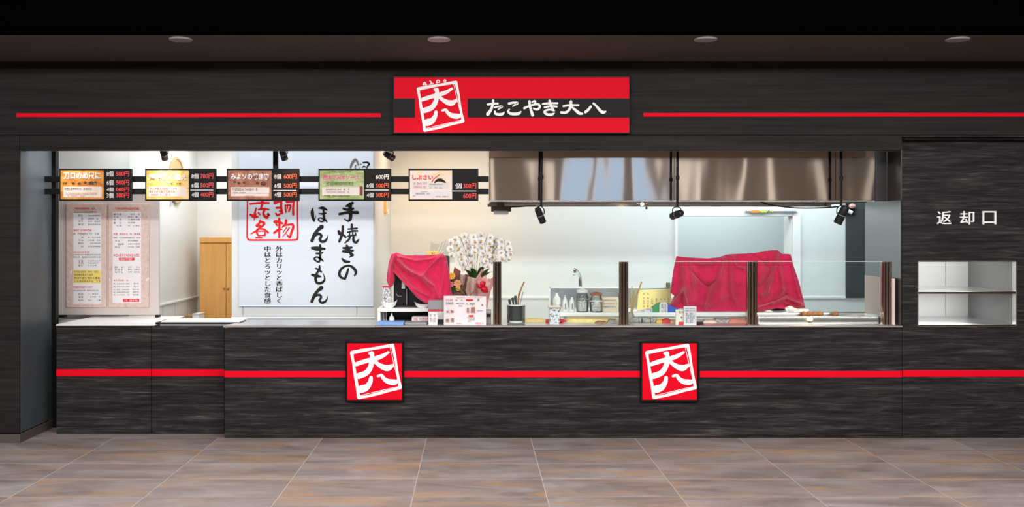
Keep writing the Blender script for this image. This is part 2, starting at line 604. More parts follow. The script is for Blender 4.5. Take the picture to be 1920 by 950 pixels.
def write(mb, s, rect, Y, bold=0.0, extr=0.0, em=False):
    """set a string so that its outline fills a pixel rectangle at depth Y (em: fill by the full-width cell instead)"""
    v, f = glyphs(s, bold, extr)
    x0, x1, y0, y1 = v[:, 0].min(), v[:, 0].max(), v[:, 1].min(), v[:, 1].max()
    if em:
        x0, x1, y0, y1 = 0, len(s), -0.12, 0.88
    X0, X1, Z0, Z1 = WX(rect[0], Y), WX(rect[1], Y), WZ(rect[3], Y), WZ(rect[2], Y) if False else WZ(rect[1], Y)
    X0, X1, Z0, Z1 = WX(rect[0], Y), WX(rect[2], Y), WZ(rect[3], Y), WZ(rect[1], Y)
    out = [(X0 + (a - x0) / (x1 - x0) * (X1 - X0), Y - c * (Z1 - Z0), Z0 + (b - y0) / (y1 - y0) * (Z1 - Z0)) for a, b, c in v]
    mb.add(out, f)
    return mb


def catmull(pts, n=6):
    if len(pts) < 3:
        return [tuple(np.array(pts[0]) + (np.array(pts[-1]) - np.array(pts[0])) * k / n) for k in range(n + 1)]
    p = [np.array(q, float) for q in pts]
    p = [2 * p[0] - p[1]] + p + [2 * p[-1] - p[-2]]
    out = []
    for i in range(1, len(p) - 2):
        for k in range(n):
            t = k / n
            out.append(0.5 * (2 * p[i] + (p[i + 1] - p[i - 1]) * t + (2 * p[i - 1] - 5 * p[i] + 4 * p[i + 1] - p[i + 2]) * t * t + (3 * p[i] - p[i - 1] - 3 * p[i + 1] + p[i + 2]) * t ** 3))
    out.append(p[-2])
    return [tuple(q) for q in out]


def brush(mb, strokes, ox, oy, sc, Y, thick=0.0, wmul=1.0):
    """brush strokes [(u, v, width)] measured in a crop of the photograph whose corner is pixel (ox, oy), scale sc"""
    for si, st in enumerate(strokes):
        q = catmull(st, 6)
        y = Y - 0.00012 * si
        L, R = [], []
        for i, (u, v, w) in enumerate(q):
            a, b = q[max(i - 1, 0)], q[min(i + 1, len(q) - 1)]
            dx, dy = b[0] - a[0], b[1] - a[1]
            l = math.hypot(dx, dy) or 1
            h = max(w, 2) * wmul / 2
            L.append((u - dy / l * h, v + dx / l * h))
            R.append((u + dy / l * h, v - dx / l * h))
        rim = []
        for (i, sgn) in ((0, 1), (len(q) - 1, -1)):
            u, v, w = q[i]
            a, b = q[max(i - 1, 0)], q[min(i + 1, len(q) - 1)]
            an = math.atan2(b[1] - a[1], b[0] - a[0])
            h = max(w, 2) * wmul / 2
            if sgn == 1:
                rim.append([(u + h * math.cos(an - PI / 2 - PI * k / 6), v + h * math.sin(an - PI / 2 - PI * k / 6)) for k in range(1, 6)])
            else:
                rim.append([(u + h * math.cos(an + PI / 2 - PI * k / 6), v + h * math.sin(an + PI / 2 - PI * k / 6)) for k in range(1, 6)])
        to = lambda p: P(ox + p[0] / sc, oy + p[1] / sc, y)
        n = len(q)
        vs = [to(p) for p in L] + [to(p) for p in R]
        fs = [(i, i + 1, n + i + 1, n + i) for i in range(n - 1)]
        mb.add(vs, fs)
        mb.add([to(p) for p in [R[0]] + rim[0] + [L[0]]], [tuple(range(7))])
        mb.add([to(p) for p in [L[-1]] + rim[1] + [R[-1]]], [tuple(range(7))])
    return mb


def marks(mb, x0, x1, y, h, Y, pitch=None, fill=0.8, jit=0.15):
    """one line of print too small to read: little strokes, as the photograph shows them"""
    pitch = pitch or h * 1.05
    x = x0
    t = 0.17
    shapes = [[(0, 1, 0, t), (0, 1, .45, .45 + t), (.4, .4 + t, 0, 1), (0, 1, 1 - t, 1)], [(0, t, 0, 1), (.3, 1, .1, .1 + t), (.3, 1, .5, .5 + t), (.6, .6 + t, .1, 1)],
              [(0, 1, .2, .2 + t), (.2, .2 + t, 0, .9), (.7, .7 + t, .2, 1), (.2, .9, .6, .6 + t)], [(0, t, .2, 1), (0, 1, .2, .2 + t), (1 - t, 1, .2, 1), (0, 1, 1 - t, 1), (.1, .9, 0, t * .8)],
              [(.1, .9, 0, t), (.45, .45 + t, 0, .6), (0, 1, .5, .5 + t), (.1, .1 + t, .65, 1), (.8, .8 + t, .65, 1)], [(.05, .05 + t, .1, .9), (.4, 1, .25, .25 + t), (.65, .65 + t, 0, .9), (.4, 1, .8, .8 + t)],
              [(.1, .8, .1, .1 + t), (.2, .2 + t, .1, .8), (.2, .9, .8, .8 + t)], [(0, .8, .05, .05 + t), (.35, .35 + t, .2, 1), (.6, 1, .5, .5 + t)]]
    while x + pitch * 0.6 < x1:
        if random.random() < fill:
            w = pitch * random.uniform(0.74, 0.88)
            dy = random.uniform(0, jit * 0.4) * h
            for a, b, c, d in random.choice(shapes):
                mb.quad(x + a * w, x + b * w, y + dy + c * h, y + dy + d * h, Y)
        x += pitch * random.uniform(0.96, 1.04)
    return mb

# ================================================================== STRUCTURE
YF = -0.18            # face of the upper front wall and the left pier
YB = 2.6              # kitchen back wall
ZC = WZ(115, YF)      # soffit height
ST = 'structure'
XP = WX(36.5, YF)     # inner edge of the left pier
XR = WX(1692, 0.0)    # right edge of the kitchen opening
Z_HEAD = WZ(281, YF)
Z_SEAM = WZ(253, YF)

# floor: a grout bed and every tile that can be told apart
bed = MB().box(-13, 14, -17, 4.5, -0.06, -0.0012)
floor = obj('floor', bed, M['grout'], kind=ST)
TX, TX0, TY, TY0 = 0.849, 0.4565, 0.4507, 0.0147
tm = MB().box(-TX / 2 + 0.0028, TX / 2 - 0.0028, -TY / 2 + 0.0035, TY / 2 - 0.0035, -0.012, 0.0, 0.0008)
first = None
for j in range(0, 7):
    for i in range(-5, 6):
        cx, cy = TX0 + TX * (i + 0.5), TY0 - TY * (j + 0.5)
        if first is None:
            first = obj('tile', tm, M['tile'], floor)
            t = first
        else:
            t = first.copy()
            COL.objects.link(t)
        t.location = (cx, cy, 0)
rest = MB().box(-13, 14, -17, TY0 - TY * 7 - 0.002, -0.012, 0.0).box(-13, TX0 - TX * 5 - 0.002, TY0 - TY * 7, 4.4, -0.012, 0).box(TX0 + TX * 6 + 0.002, 14, TY0 - TY * 7, 4.4, -0.012, 0)
rest.box(TX0 - TX * 5, TX0 + TX * 6, TY0 + 0.002, 4.4, -0.012, 0.0)
props(obj('floor_field', rest, M['tile'], floor), kind='stuff')

# ceiling: brown soffit over the shop front with a rounded lip, black void beyond
pts = [(YF + 0.3, ZC + 0.06), (YF + 0.3, ZC), (-1.18, ZC)]
pts.append((-1.20, ZC + 0.003))
sof = MB().grid([[(x, y, z) for (y, z) in pts] for x in (-11, 12)], flip=True)
obj('ceiling', sof, M['ceil'], kind=ST)
obj('ceiling_void', MB().box(-13, 14, -17, -1.28, 4.2, 4.3).grid([[(x, -1.20 - 0.08 * math.sin(PI / 2 * k / 10), ZC + 0.003 + 0.08 * (1 - math.cos(PI / 2 * k / 10))) for k in range(11)] for x in (-13, 14)], flip=True).box(-13, 14, -1.285, -1.28, ZC + 0.083, 4.2), M['void'], kind=ST)

# front wall: upper panel, header panel, pier, right wall with the hatch
wf = obj('wall_front', MB().box(-11, 12, YF + 0.03, 0.0, Z_SEAM + 0.002, ZC + 0.05), M['board_black'], kind=ST)
obj('panel', MB().box(-11, 12, YF, YF + 0.03, Z_SEAM + 0.002, ZC + 0.01, 0.002), M['lam_fine'], wf)
obj('panel', MB().box(XP + 0.003, WX(1692, YF) - 0.002, YF + 0.002, YF + 0.10, Z_HEAD, Z_SEAM - 0.002, 0.002), M['lam_fine'], wf)
obj('panel', MB().box(WX(1692, YF) + 0.002, 12, YF + 0.004, 0.0, WZ(256, YF), Z_SEAM - 0.002, 0.002), M['lam'], wf)
obj('back_board', MB().box(XP + 0.003, WX(1692, YF) - 0.002, YF + 0.102, YF + 0.112, Z_HEAD, 2.74, 0.001), plain('header_back_tan', (0.42, 0.33, 0.27), 0.6), wf)
wl = obj('wall_left', MB().box(-11, XP - 0.02, YF + 0.02, 0.41, 0, Z_SEAM), M['board_black'], kind=ST)
obj('panel', MB().box(-11, XP, YF, YF + 0.02, 0.075, Z_SEAM - 0.001, 0.002), M['lam_fine'], wl)
M['pier_side'] = plain('pier_side_grey', (0.062, 0.072, 0.08), 0.4, spec=0.35, noise=0.06, nscale=50)
obj('side_panel', MB().box(XP - 0.02, XP, YF + 0.02, 0.41, 0.075, Z_SEAM - 0.001, 0.001), M['pier_side'], wl)
bb = MB().box(-11, XP + 0.012, YF - 0.012, YF, 0, 0.07, 0.003).box(XP, XP + 0.012, YF - 0.011, 0.41, 0, 0.07, 0.003)
obj('baseboard_left', bb, plain('baseboard_brown', (0.075, 0.06, 0.055), 0.5), kind=ST)
obj('trim_1', MB().box(XP, WX(104.5, 0.41), 0.41, 0.47, 0, 2.6), M['black'], kind=ST)

HX0, HX1, HZ0, HZ1 = WX(1720, 0), WX(1907, 0), WZ(612, 0), WZ(488, 0)
zt = WZ(256, YF) - 0.001
wr = MB().box(XR, HX0, 0, 0.03, 0, zt).box(HX1, 12, 0, 0.03, 0, zt).box(HX0, HX1, 0, 0.03, HZ1, zt).box(HX0, HX1, 0, 0.03, 0, HZ0)
obj('wall_right', wr, M['lam'], kind=ST)

# red stripes let into the front
obj('trim_2', MB().pbox(30, 714, 212, 219.5, YF - 0.006, 0.008, 0.001), M['stripe'], kind=ST)
obj('trim_3', MB().box(WX(1206, YF), 12, YF - 0.006, YF + 0.002, WZ(218.8, YF), WZ(211.6, YF), 0.001), M['stripe'], kind=ST)
obj('trim_4', MB().box(XR + 0.002, 12, -0.004, 0.004, WZ(706, 0), WZ(693.6, 0), 0.001), M['stripe'], kind=ST)

# kitchen shell
zc = 2.75
dx0, dx1 = WX(1270, YB), WX(1485, YB)
dzt = WZ(405, YB)
wb = MB().box(-0.96, dx0, YB, YB + 0.08, 0, zc).box(dx1, 5.6, YB, YB + 0.25, 0, zc).box(dx0, dx1, YB, YB + 0.08, dzt, zc)
obj('wall_back', wb, M['wall_cool'], kind=ST)
rails = MB()
for a, b in ((WX(760, YB), dx0 - 0.03), (dx1 + 0.09, WX(1640, YB))):
    rails.box(a, b, YB - 0.012, YB, 0.962, 0.985, 0.002)
obj('trim_5', rails, M['trim_white'], kind=ST)
obj('trim_6', MB().box(WX(1585, YB), WX(1625, YB), YB - 0.02, YB, WZ(558, YB), 2.5, 0.002), M['wall_dark'], kind=ST)
# doorway with a white casing, a room beyond
d1 = obj('door_1', MB().box(dx0 - 0.032, dx0, YB - 0.03, YB + 0.1, 0, dzt + 0.05, 0.003), M['trim_white'], kind=ST)
obj('casing', MB().box(dx1, dx1 + 0.087, YB - 0.03, YB + 0.03, 0, dzt + 0.05, 0.003), M['trim_white'], d1)
obj('casing', MB().box(dx0, dx1, YB - 0.03, YB + 0.1, dzt, dzt + 0.05, 0.003), M['trim_white'], d1)
obj('reveal', MB().box(dx1 - 0.012, dx1, YB, YB + 0.25, 0, dzt, 0.002), M['wall'], d1)
obj('wall_far', MB().box(1.2, 5.6, 4.0, 4.05, 0, zc).box(1.2, 1.25, YB + 0.08, 4.0, 0, zc), M['wall_cool'], kind=ST)
obj('wall_side_right', MB().box(XR, XR + 0.03, 0.03, 0.767, 0.3, zc), M['steel_side'], kind=ST)
obj('wall_side_end', MB().box(5.55, 5.6, 0.03, 4.0, 0, zc), M['wall_cool'], kind=ST)
obj('ceiling_kitchen', MB().box(-4.2, 5.6, -0.0, 4.1, zc, zc + 0.05), M['wall'], kind=ST)

# left: return wall, side passage, white partition block
obj('wall_return', MB().box(WX(60, 1.0), -3.165, 1.0, 1.06, 0, zc).box(WX(60, 1.0), WX(60, 1.0) + 0.05, 0.47, 1.0, 0, zc), M['wall'], kind=ST)
ws = obj('wall_side_left', MB().box(-3.225, -3.165, 1.06, 3.3, 0, zc), M['wall'], kind=ST)
obj('rail', MB().box(-3.165, -3.15, 1.06, 3.2, 0.935, 0.955, 0.002), M['trim_white'], ws)
for yy in (1.95, 2.36, 2.8):
    obj('joint', MB().box(-3.165, -3.163, yy, yy + 0.006, 0, 0.935), M['grey_light'], ws)
obj('wall_passage', MB().box(-3.165, -2.1, 3.2, 3.26, 0, zc), M['wall'], kind=ST)
PX0, PX1 = WX(435, 0.9), WX(703, 0.9)
wp = obj('wall_partition', MB().box(PX0, PX1, 0.9, YB, 0, zc), M['part_wall'], kind=ST)
obj('ledge', MB().box(PX0 - 0.004, PX1 + 0.004, 0.882, 0.9, WZ(597, 0.9), WZ(593.5, 0.9), 0.002), M['trim_white'], wp)
obj('panel', MB().box(PX0, WX(455.5, 0.9), 0.888, 0.9, WZ(592, 0.9), zc, 0.002), M['part_wall'], wp)
obj('panel', MB().box(WX(456.5, 0.9), WX(669, 0.9), 0.888, 0.9, WZ(592, 0.9), zc, 0.002), M['part_wall'], wp)
obj('panel', MB().box(WX(670, 0.9), PX1, 0.888, 0.9, WZ(592, 0.9), zc, 0.002), M['part_wall'], wp)

# the hall behind the camera, seen in the polished hood
hw = obj('wall_hall', MB().box(-13, 14, -16.1, -16.0, 0, 4.2), M['hall_wall'], kind=ST)
obj('wall_hall_left', MB().box(-13.1, -13, -17, 0, 0, 4.2), M['hall_wall'], kind=ST)
obj('wall_hall_right', MB().box(14, 14.1, -17, 0, 0, 4.2), M['hall_wall'], kind=ST)
for n, (a, b) in enumerate(((2.1, 3.05), (3.2, 3.85), (4.35, 4.95))):
    w = obj('window_%d' % (n + 1), MB().box(a, b, -16.0, -15.97, 1.0, 3.55, 0.01), M['trim_white'], kind=ST)
    obj('pane', MB().box(a + 0.05, b - 0.05, -15.97, -15.955, 1.05, 3.5), M['sky_win'], w)
for a, b in ((0.2, 0.42), (1.55, 1.75), (5.15, 5.45), (6.0, 6.2), (7.0, 7.3), (8.6, 8.85), (9.6, 9.9)):
    obj('pilaster', MB().box(a, b, -16.0, -15.9, 0, 3.45, 0.01), M['hall_white'], hw)

# ================================================================== SHOP FRONT
# downlights in the soffit
def downlight(px, label):
    yd = -1.10
    x = WX(px, yd)
    t = thing('downlight', label, 'ceiling light', (x, yd, ZC - 0.012), 'downlights in the soffit')
    obj('ring', MB().lathe([(0.062, 0.0), (0.078, 0.0), (0.082, 0.008), (0.080, 0.013), (0.062, 0.013)], x, yd, 28, ZC - 0.013), M['grey'], t)
    obj('lens', MB().lathe([(0.0, -0.002), (0.062, 0.0), (0.062, 0.006)], x, yd, 28, ZC - 0.008), M['lamp_lens'], t)
    l = spot('downlight_bulb', (x, yd, ZC - 0.03), (x, yd + 0.45, 0), 36, (1.0, 0.97, 0.94), 120, 0.9, 0.05)
for px, lab in ((339, 'round recessed downlight in the soffit above the left red stripe'), (823, 'round recessed downlight in the soffit over the red shop sign'),
                (1323, 'round recessed downlight in the soffit just right of the shop sign'), (1795, 'round recessed downlight in the soffit above the return hatch')):
    downlight(px, lab)

# the big sign
LOGO = [
    [(150, 192, 44), (300, 160, 40), (460, 136, 36), (600, 112, 42), (730, 92, 48)],
    [(730, 92, 46), (765, 260, 36), (790, 420, 32), (812, 560, 38), (840, 690, 46)],
    [(836, 698, 44), (690, 735, 36), (520, 780, 42), (380, 815, 36), (250, 836, 46)],
    [(246, 832, 46), (222, 680, 36), (192, 500, 40), (170, 350, 34), (146, 200, 46)],
    [(172, 214, 7), (430, 158, 9), (686, 116, 6)], [(692, 112, 7), (750, 360, 9), (822, 662, 6)],
    [(820, 676, 7), (540, 742, 10), (268, 806, 6)], [(262, 800, 7), (216, 520, 9), (166, 222, 6)],
    [(208, 362, 56), (270, 340, 62), (360, 312, 62), (470, 285, 66), (580, 245, 58), (672, 190, 34)],
    [(402, 205, 40), (436, 206, 44)],
    [(436, 205, 58), (438, 260, 62), (432, 330, 70), (405, 420, 74), (345, 490, 80), (240, 530, 84)],
    [(450, 300, 60), (510, 350, 54), (580, 395, 72), (660, 415, 88), (732, 378, 46)],
    [(422, 556, 54), (408, 620, 66), (356, 690, 92), (286, 716, 112)],
    [(520, 530, 34), (572, 520, 44), (606, 566, 56), (668, 606, 74), (748, 618, 82), (792, 606, 56)],
]


def logo_print(name, parent, ox, oy, sc, Y, thick=None):
    return obj(name, brush(MB(), LOGO, ox, oy, sc, Y), M['white'], parent)


ys = YF - 0.05
sg = thing('shop_sign', 'wide red and black shop sign with white lettering above the opening', 'sign', (WX(959, ys), YF, WZ(251, ys)))
obj('frame', MB().pbox(736, 1182, 141, 251, ys, 0.05, 0.004), M['black'], sg)
yf = ys - 0.002
obj('face_panel', MB().pbox(739.5, 1179.5, 145, 248.5, yf, 0.004), M['red'], sg)
obj('black_band', MB().pbox(739.5, 778, 184.5, 220.5, yf - 0.002, 0.002).pbox(877, 1179.5, 184.5, 220.5, yf - 0.002, 0.002), M['board_black'], sg)
obj('emblem', brush(MB(), [[(u * 1.0, v, w) for u, v, w in s] for s in LOGO], 766.3, 142.9, 8.25, yf - 0.0015), M['white'], sg)
tiny = [[(290, 165, 16), (312, 125, 20), (345, 160, 16)], [(300, 158, 12), (345, 165, 14)], [(398, 100, 18), (425, 128, 14), (392, 155, 14), (450, 140, 16)],
        [(505, 130, 18), (515, 95, 20), (548, 92, 16), (555, 120, 16)], [(505, 135, 12), (550, 122, 14)], [(620, 100, 20), (640, 82, 18), (655, 100, 18), (638, 118, 16), (620, 102, 14)]]
obj('small_letters', brush(MB(), tiny, 760, 140, 8.636, yf - 0.0015), M['white'], sg)
A = [
    [(150, 242, 70), (300, 220, 62), (435, 215, 56)], [(300, 135, 74), (292, 240, 70), (245, 380, 80), (150, 520, 104)],
    [(350, 325, 52), (450, 302, 48), (560, 302, 56), (505, 345, 44), (440, 388, 24)], [(352, 440, 48), (365, 500, 66), (450, 528, 76), (560, 520, 80), (615, 470, 40)],
    [(760, 215, 72), (880, 192, 64), (1008, 200, 66), (930, 256, 48), (862, 300, 24)], [(765, 385, 44), (728, 440, 60), (800, 502, 80), (930, 515, 84), (1045, 498, 84), (1095, 450, 44)],
    [(1200, 350, 70), (1330, 292, 62), (1480, 247, 60), (1600, 238, 70), (1650, 300, 62), (1605, 365, 70), (1540, 385, 66), (1462, 355, 44)],
    [(1348, 155, 76), (1358, 280, 70), (1398, 420, 76), (1436, 545, 88)], [(1430, 172, 44), (1495, 140, 52), (1515, 180, 56), (1492, 218, 40)],
]
B = [
    [(-30, 225, 62), (150, 208, 58), (385, 208, 56)], [(20, 322, 58), (200, 292, 54), (365, 305, 56)], [(160, 140, 76), (190, 240, 70), (240, 350, 66), (292, 425, 50)],
    [(292, 428, 46), (170, 388, 54), (45, 420, 60), (20, 470, 70), (90, 528, 72), (220, 532, 74), (295, 490, 36)],
    [(565, 292, 66), (700, 266, 58), (990, 262, 58)], [(775, 160, 80), (770, 270, 78), (720, 400, 76), (620, 475, 76), (495, 470, 68)], [(795, 310, 56), (900, 400, 76), (1015, 492, 90), (1105, 508, 56)],
    [(1345, 305, 70), (1280, 390, 76), (1195, 462, 78)], [(1425, 212, 60), (1500, 280, 64), (1620, 420, 84), (1700, 470, 90), (1775, 448, 50)],
]
lt = brush(MB(), A, 905, 180, 15.36, yf - 0.004)
brush(lt, B, 1020, 180, 15.36, yf - 0.004)
obj('lettering', lt, M['white'], sg)

# return hatch
hs = thing('return_hatch_shelf', 'stainless two-tier return shelf set into the black wall beside the counter', 'shelf', (WX(1813, 0), 0.4, HZ0))
rim = MB()
for a in ((HX0, HX1, HZ1 - 0.012, HZ1), (HX0, HX1, HZ0, HZ0 + 0.006), (HX0, HX0 + 0.008, HZ0, HZ1), (HX1 - 0.012, HX1, HZ0, HZ1)):
    rim.box(a[0], a[1], -0.004, 0.05, a[2], a[3], 0.0015)
obj('rim', rim, M['steel'], hs)
obj('shelf_board', MB().box(HX0 + 0.01, HX1 - 0.014, 0.0, 0.77, WZ(551, 0), WZ(545.5, 0), 0.004, 2), M['steel_top'], hs)
obj('shelf_board', MB().box(HX0 + 0.01, HX1 - 0.014, 0.0, 0.77, WZ(611, 0), WZ(607.5, 0), 0.004, 2), M['steel_top'], hs)
obj('shelf_edge', MB().box(HX0 + 0.01, HX1 - 0.014, -0.003, 0.0, WZ(550.5, 0), WZ(546.5, 0)), M['steel_dark'], hs)
obj('shelf_edge', MB().box(HX0 + 0.01, HX1 - 0.014, -0.003, 0.0, WZ(611, 0), WZ(608.5, 0)), M['steel_dark'], hs)
xs = WX(1773, 0.77)
obj('back_panel', MB().box(HX0 - 0.06, xs - 0.003, 0.77, 0.79, HZ0 - 0.02, HZ1 + 0.2, 0.002), M['wall'], hs)
obj('back_panel', MB().box(xs + 0.003, HX1 + 0.02, 0.77, 0.79, HZ0 - 0.02, HZ1 + 0.2, 0.002), M['wall'], hs)
obj('side_panel', MB().box(HX1 - 0.012, HX1 + 0.008, 0.05, 0.77, HZ0 - 0.02, HZ1 + 0.2, 0.002), plain('steel_grey_satin', (0.20, 0.20, 0.195), 0.35, metal=0.3), hs)
obj('side_panel', MB().box(HX0 - 0.08, HX0 - 0.06, 0.05, 0.77, HZ0 - 0.02, HZ1 + 0.2, 0.002), M['steel_side'], hs)
obj('top_panel', MB().box(HX0 - 0.08, HX1 + 0.008, 0.05, 0.79, HZ1 + 0.2, HZ1 + 0.22, 0.002), M['wall'], hs)
rs = thing('return_sign', 'three white raised characters on the black wall above the return hatch', 'sign', (WX(1812, 0), 0, WZ(421, 0)))
for ch, a, b in (('返', 1756.5, 1783.5), ('却', 1799.5, 1826.5), ('口', 1842, 1867.5)):
    obj('letter', write(MB(), ch, (a, 395.5, b, 420.5), -0.006, 0.006, 0.05), M['white'], rs)

# ------------------------------------------------------------------ service counter and the counter door
ct = thing('service_counter', 'long black wood-look service counter with red stripe under the glass guard', 'counter', (WX(1056, 0), 0.2, 0))
cx0, cx1 = WX(420.5, 0), XR - 0.003
obj('front_panel', MB().box(cx0, cx1, 0.0, 0.022, 0.004, 0.893, 0.002), M['lam'], ct)
obj('body', MB().box(cx0 + 0.003, WX(704, 0) - 0.02, 0.022, 0.49, 0.0, 0.89).box(WX(704, 0) - 0.02, cx1, 0.022, 0.73, 0.0, 0.89), M['board_black'], ct)
y0 = -0.004
st = MB()
for a, b in ((420.6, 648.5), (757, 1201.5), (1312, 1691)):
    st.box(WX(a, 0), WX(b, 0), y0, 0.001, WZ(707, 0), WZ(695, 0), 0.001)
obj('red_stripe', st, M['stripe'], ct)
tp = [(WX(419, 0), -0.012), (WX(704, 0), -0.012), (WX(704, 0), 0.5), (WX(474, 0.5), 0.5)]
obj('countertop', MB().prism_z(tp, WZ(613.5, 0), WZ(613.5, 0) + 0.016), M['steel_top'], ct)
obj('countertop', MB().box(WX(704.5, 0), cx1, -0.012, 0.74, WZ(613.5, 0), WZ(613.5, 0) + 0.016, 0.002), M['steel_top'], ct)
ZT = WZ(613.5, 0) + 0.016     # worktop height

gd = thing('counter_door', 'low black wood-look counter door panels at the left end of the front', 'counter', (WX(262, 0.158), 0.2, 0))
yd = 0.158
for a, b in ((105.5, 283.2), (284.4, 420)):
    p = obj('door_panel', MB().pbox(a, b, 611, 813, yd, 0.02, 0.002), M['lam'], gd)
    obj('red_stripe', MB().pbox(a, b, 692, 705, yd - 0.003, 0.004), M['stripe'], p)
obj('cabinet_body', MB().box(WX(106, yd), WX(289, yd), yd + 0.02, 0.99, 0.0, WZ(610, yd)), M['board_black'], gd)
obj('white_top', MB().box(WX(105, yd), WX(290, yd), yd - 0.004, 0.99, WZ(610.5, yd), WZ(608, yd), 0.002), M['white_plastic'], gd)
fl = thing('counter_flap', 'thin white lift-up counter flap with black edge beside the wooden cupboard', 'counter', (WX(370, 0.2), 0.3, WZ(607, 0.2)))
obj('flap_top', MB().pbox(302, 449, 602, 604.2, 0.2, 0.3, 0.001), M['white_plastic'], fl)
obj('edge', MB().pbox(291, 446, 604.3, 607.3, 0.195, 0.28, 0.001), M['black'], fl)
obj('rail', MB().pbox(300, 430, 607.5, 611, 0.185, 0.03, 0.001), M['grey'], fl)

# square emblem signs on the counter
def seal(px0, label, off):
    y = -0.03
    t = thing('emblem_sign', label, 'sign', (WX(px0 + 55, y), -0.01, WZ(753, y)), 'square emblem signs on the counter')
    obj('frame', MB().pbox(px0, px0 + 109.5, 640.5, 753.5, y, 0.03, 0.004), M['black'], t)
    obj('face_panel', MB().pbox(px0 + 3.5, px0 + 105.5, 643.5, 749, y - 0.002, 0.004), M['red'], t)
    obj('emblem', brush(MB(), LOGO, px0 - 7.6, 635, 7.6, y - 0.0035), M['white'], t)
seal(647.7, 'square red emblem sign on the counter front, below the hanging banner', 0)
seal(1201, 'square red emblem sign on the counter front, below the draped red cloth', 0)

# ================================================================== MENU BOARDS ON RAILS
YR = 0.262
rail_x0, rail_x1 = WX(86, YR + 0.02), WX(916.5, YR + 0.02)
for (a, b, lab) in ((330, 341, 'upper black rail carrying the row of menu boards'), (353.5, 364, 'lower black rail carrying the row of menu boards')):
    obj('hanging_rail', MB().box(XP + 0.001, rail_x1, YR + 0.01, YR + 0.035, WZ(b, YR + 0.01), WZ(a, YR + 0.01), 0.003), M['black'], label=lab, cat='rail', group='rails behind the menu boards')
obj('support_rod', MB().box(WX(510, YR), WX(519, YR), YR + 0.036, YR + 0.07, WZ(366, YR), 2.75, 0.003), M['black'], label='black upright rod holding the menu rails from above', cat='rod')

M['print_orange'] = photo_print('print_orange', [(0.30, (0.42, 0.10, 0.01)), (0.48, (0.72, 0.26, 0.02)), (0.62, (0.78, 0.36, 0.06)), (0.75, (0.60, 0.16, 0.02))])
M['print_gold'] = photo_print('print_gold', [(0.30, (0.85, 0.36, 0.05)), (0.48, (0.90, 0.52, 0.12)), (0.62, (0.92, 0.68, 0.25)), (0.75, (0.80, 0.33, 0.05))])
M['print_copper'] = photo_print('print_copper', [(0.30, (0.22, 0.06, 0.03)), (0.48, (0.38, 0.13, 0.07)), (0.62, (0.50, 0.20, 0.10)), (0.75, (0.75, 0.33, 0.12))])
M['print_green'] = photo_print('print_green', [(0.30, (0.18, 0.28, 0.07)), (0.48, (0.36, 0.45, 0.16)), (0.62, (0.50, 0.55, 0.28)), (0.75, (0.30, 0.34, 0.12))])
M['print_peach'] = photo_print('print_peach', [(0.30, (0.90, 0.62, 0.30)), (0.48, (0.88, 0.74, 0.60)), (0.62, (0.84, 0.76, 0.74)), (0.75, (0.88, 0.58, 0.26))])
M['price_red'] = plain('price_red', (0.80, 0.045, 0.045), 0.5)
M['price_orange'] = plain('price_orange', (0.85, 0.11, 0.03), 0.5)
M['magenta'] = plain('magenta_ink', (0.70, 0.06, 0.22), 0.5)
M['dark_green_ink'] = plain('green_ink', (0.03, 0.12, 0.02), 0.5)
M['brown_ink'] = plain('brown_ink', (0.10, 0.03, 0.015), 0.5)
M['cream'] = plain('cream_box', (0.80, 0.70, 0.64), 0.5)


def menu_board(x0, x1, xm, label, pic, title, rows, boxes, tcol='white', pcol='price_red', extra=None):
    y0, y1 = 316, 376.5
    t = thing('menu_board', label, 'menu board', (WX((x0 + x1) / 2, YR), YR, WZ(y1, YR)), 'menu boards on the rails')
    Yb = YR - 0.03
    obj('board', MB().pbox(x0, x1, y0, y1, Yb, 0.04, 0.003), M['board_black'], t)
    obj('edge_frame', MB().pbox(x0, x1, y0, y0 + 2, Yb - 0.003, 0.003).pbox(x0, x1, y1 - 2.4, y1, Yb - 0.003, 0.003).pbox(x0, x0 + 2, y0 + 2, y1 - 2.4, Yb - 0.003, 0.003).pbox(x1 - 2, x1, y0 + 2, y1 - 2.4, Yb - 0.003, 0.003), M['black'], t)
    pc = obj('picture_print', MB().pbox(x0 + 2.6, xm, y0 + 3, y1 - 3, Yb - 0.001, 0.001), pic, t)
    for c in boxes:
        b = MB()
        for bx in c[1]:
            b.pbox(bx[0], bx[1], bx[2], bx[3], Yb - 0.0025, 0.0014, 0.0005)
        obj('text_box', b, M[c[0]], pc)
    if title:
        sh = write(MB(), title[0], [title[1][0] + 0.5, title[1][1] + 0.6, title[1][2] + 0.5, title[1][3] + 0.6], Yb - 0.003, 0.0)
        obj('title_shade', sh, M['brown_ink'] if tcol != 'magenta' else M['white'], pc)
        obj('title', write(MB(), title[0], title[1], Yb - 0.0036, 0.035), M[tcol], pc)
    if extra:
        extra(pc, Yb)
    for (lab, price, yy, h, mc) in rows:
        if lab:
            obj('portion_text', write(MB(), lab, (xm + 5.5, yy, xm + 5.5 + 12.5, yy + h), Yb - 0.0015, 0.010), M['white'], t)
        obj('price_text', write(MB(), price, (x1 - 28.5, yy, x1 - 4, yy + h), Yb - 0.0015, 0.018), M[mc or pcol], t)
    return t


def lines(parent, Yb, name, mat, rows):
    for (a, b, y, h, p, f) in rows:
        obj(name, marks(MB(), a, b, y, h, Yb - 0.0036, p, f), M[mat], parent)


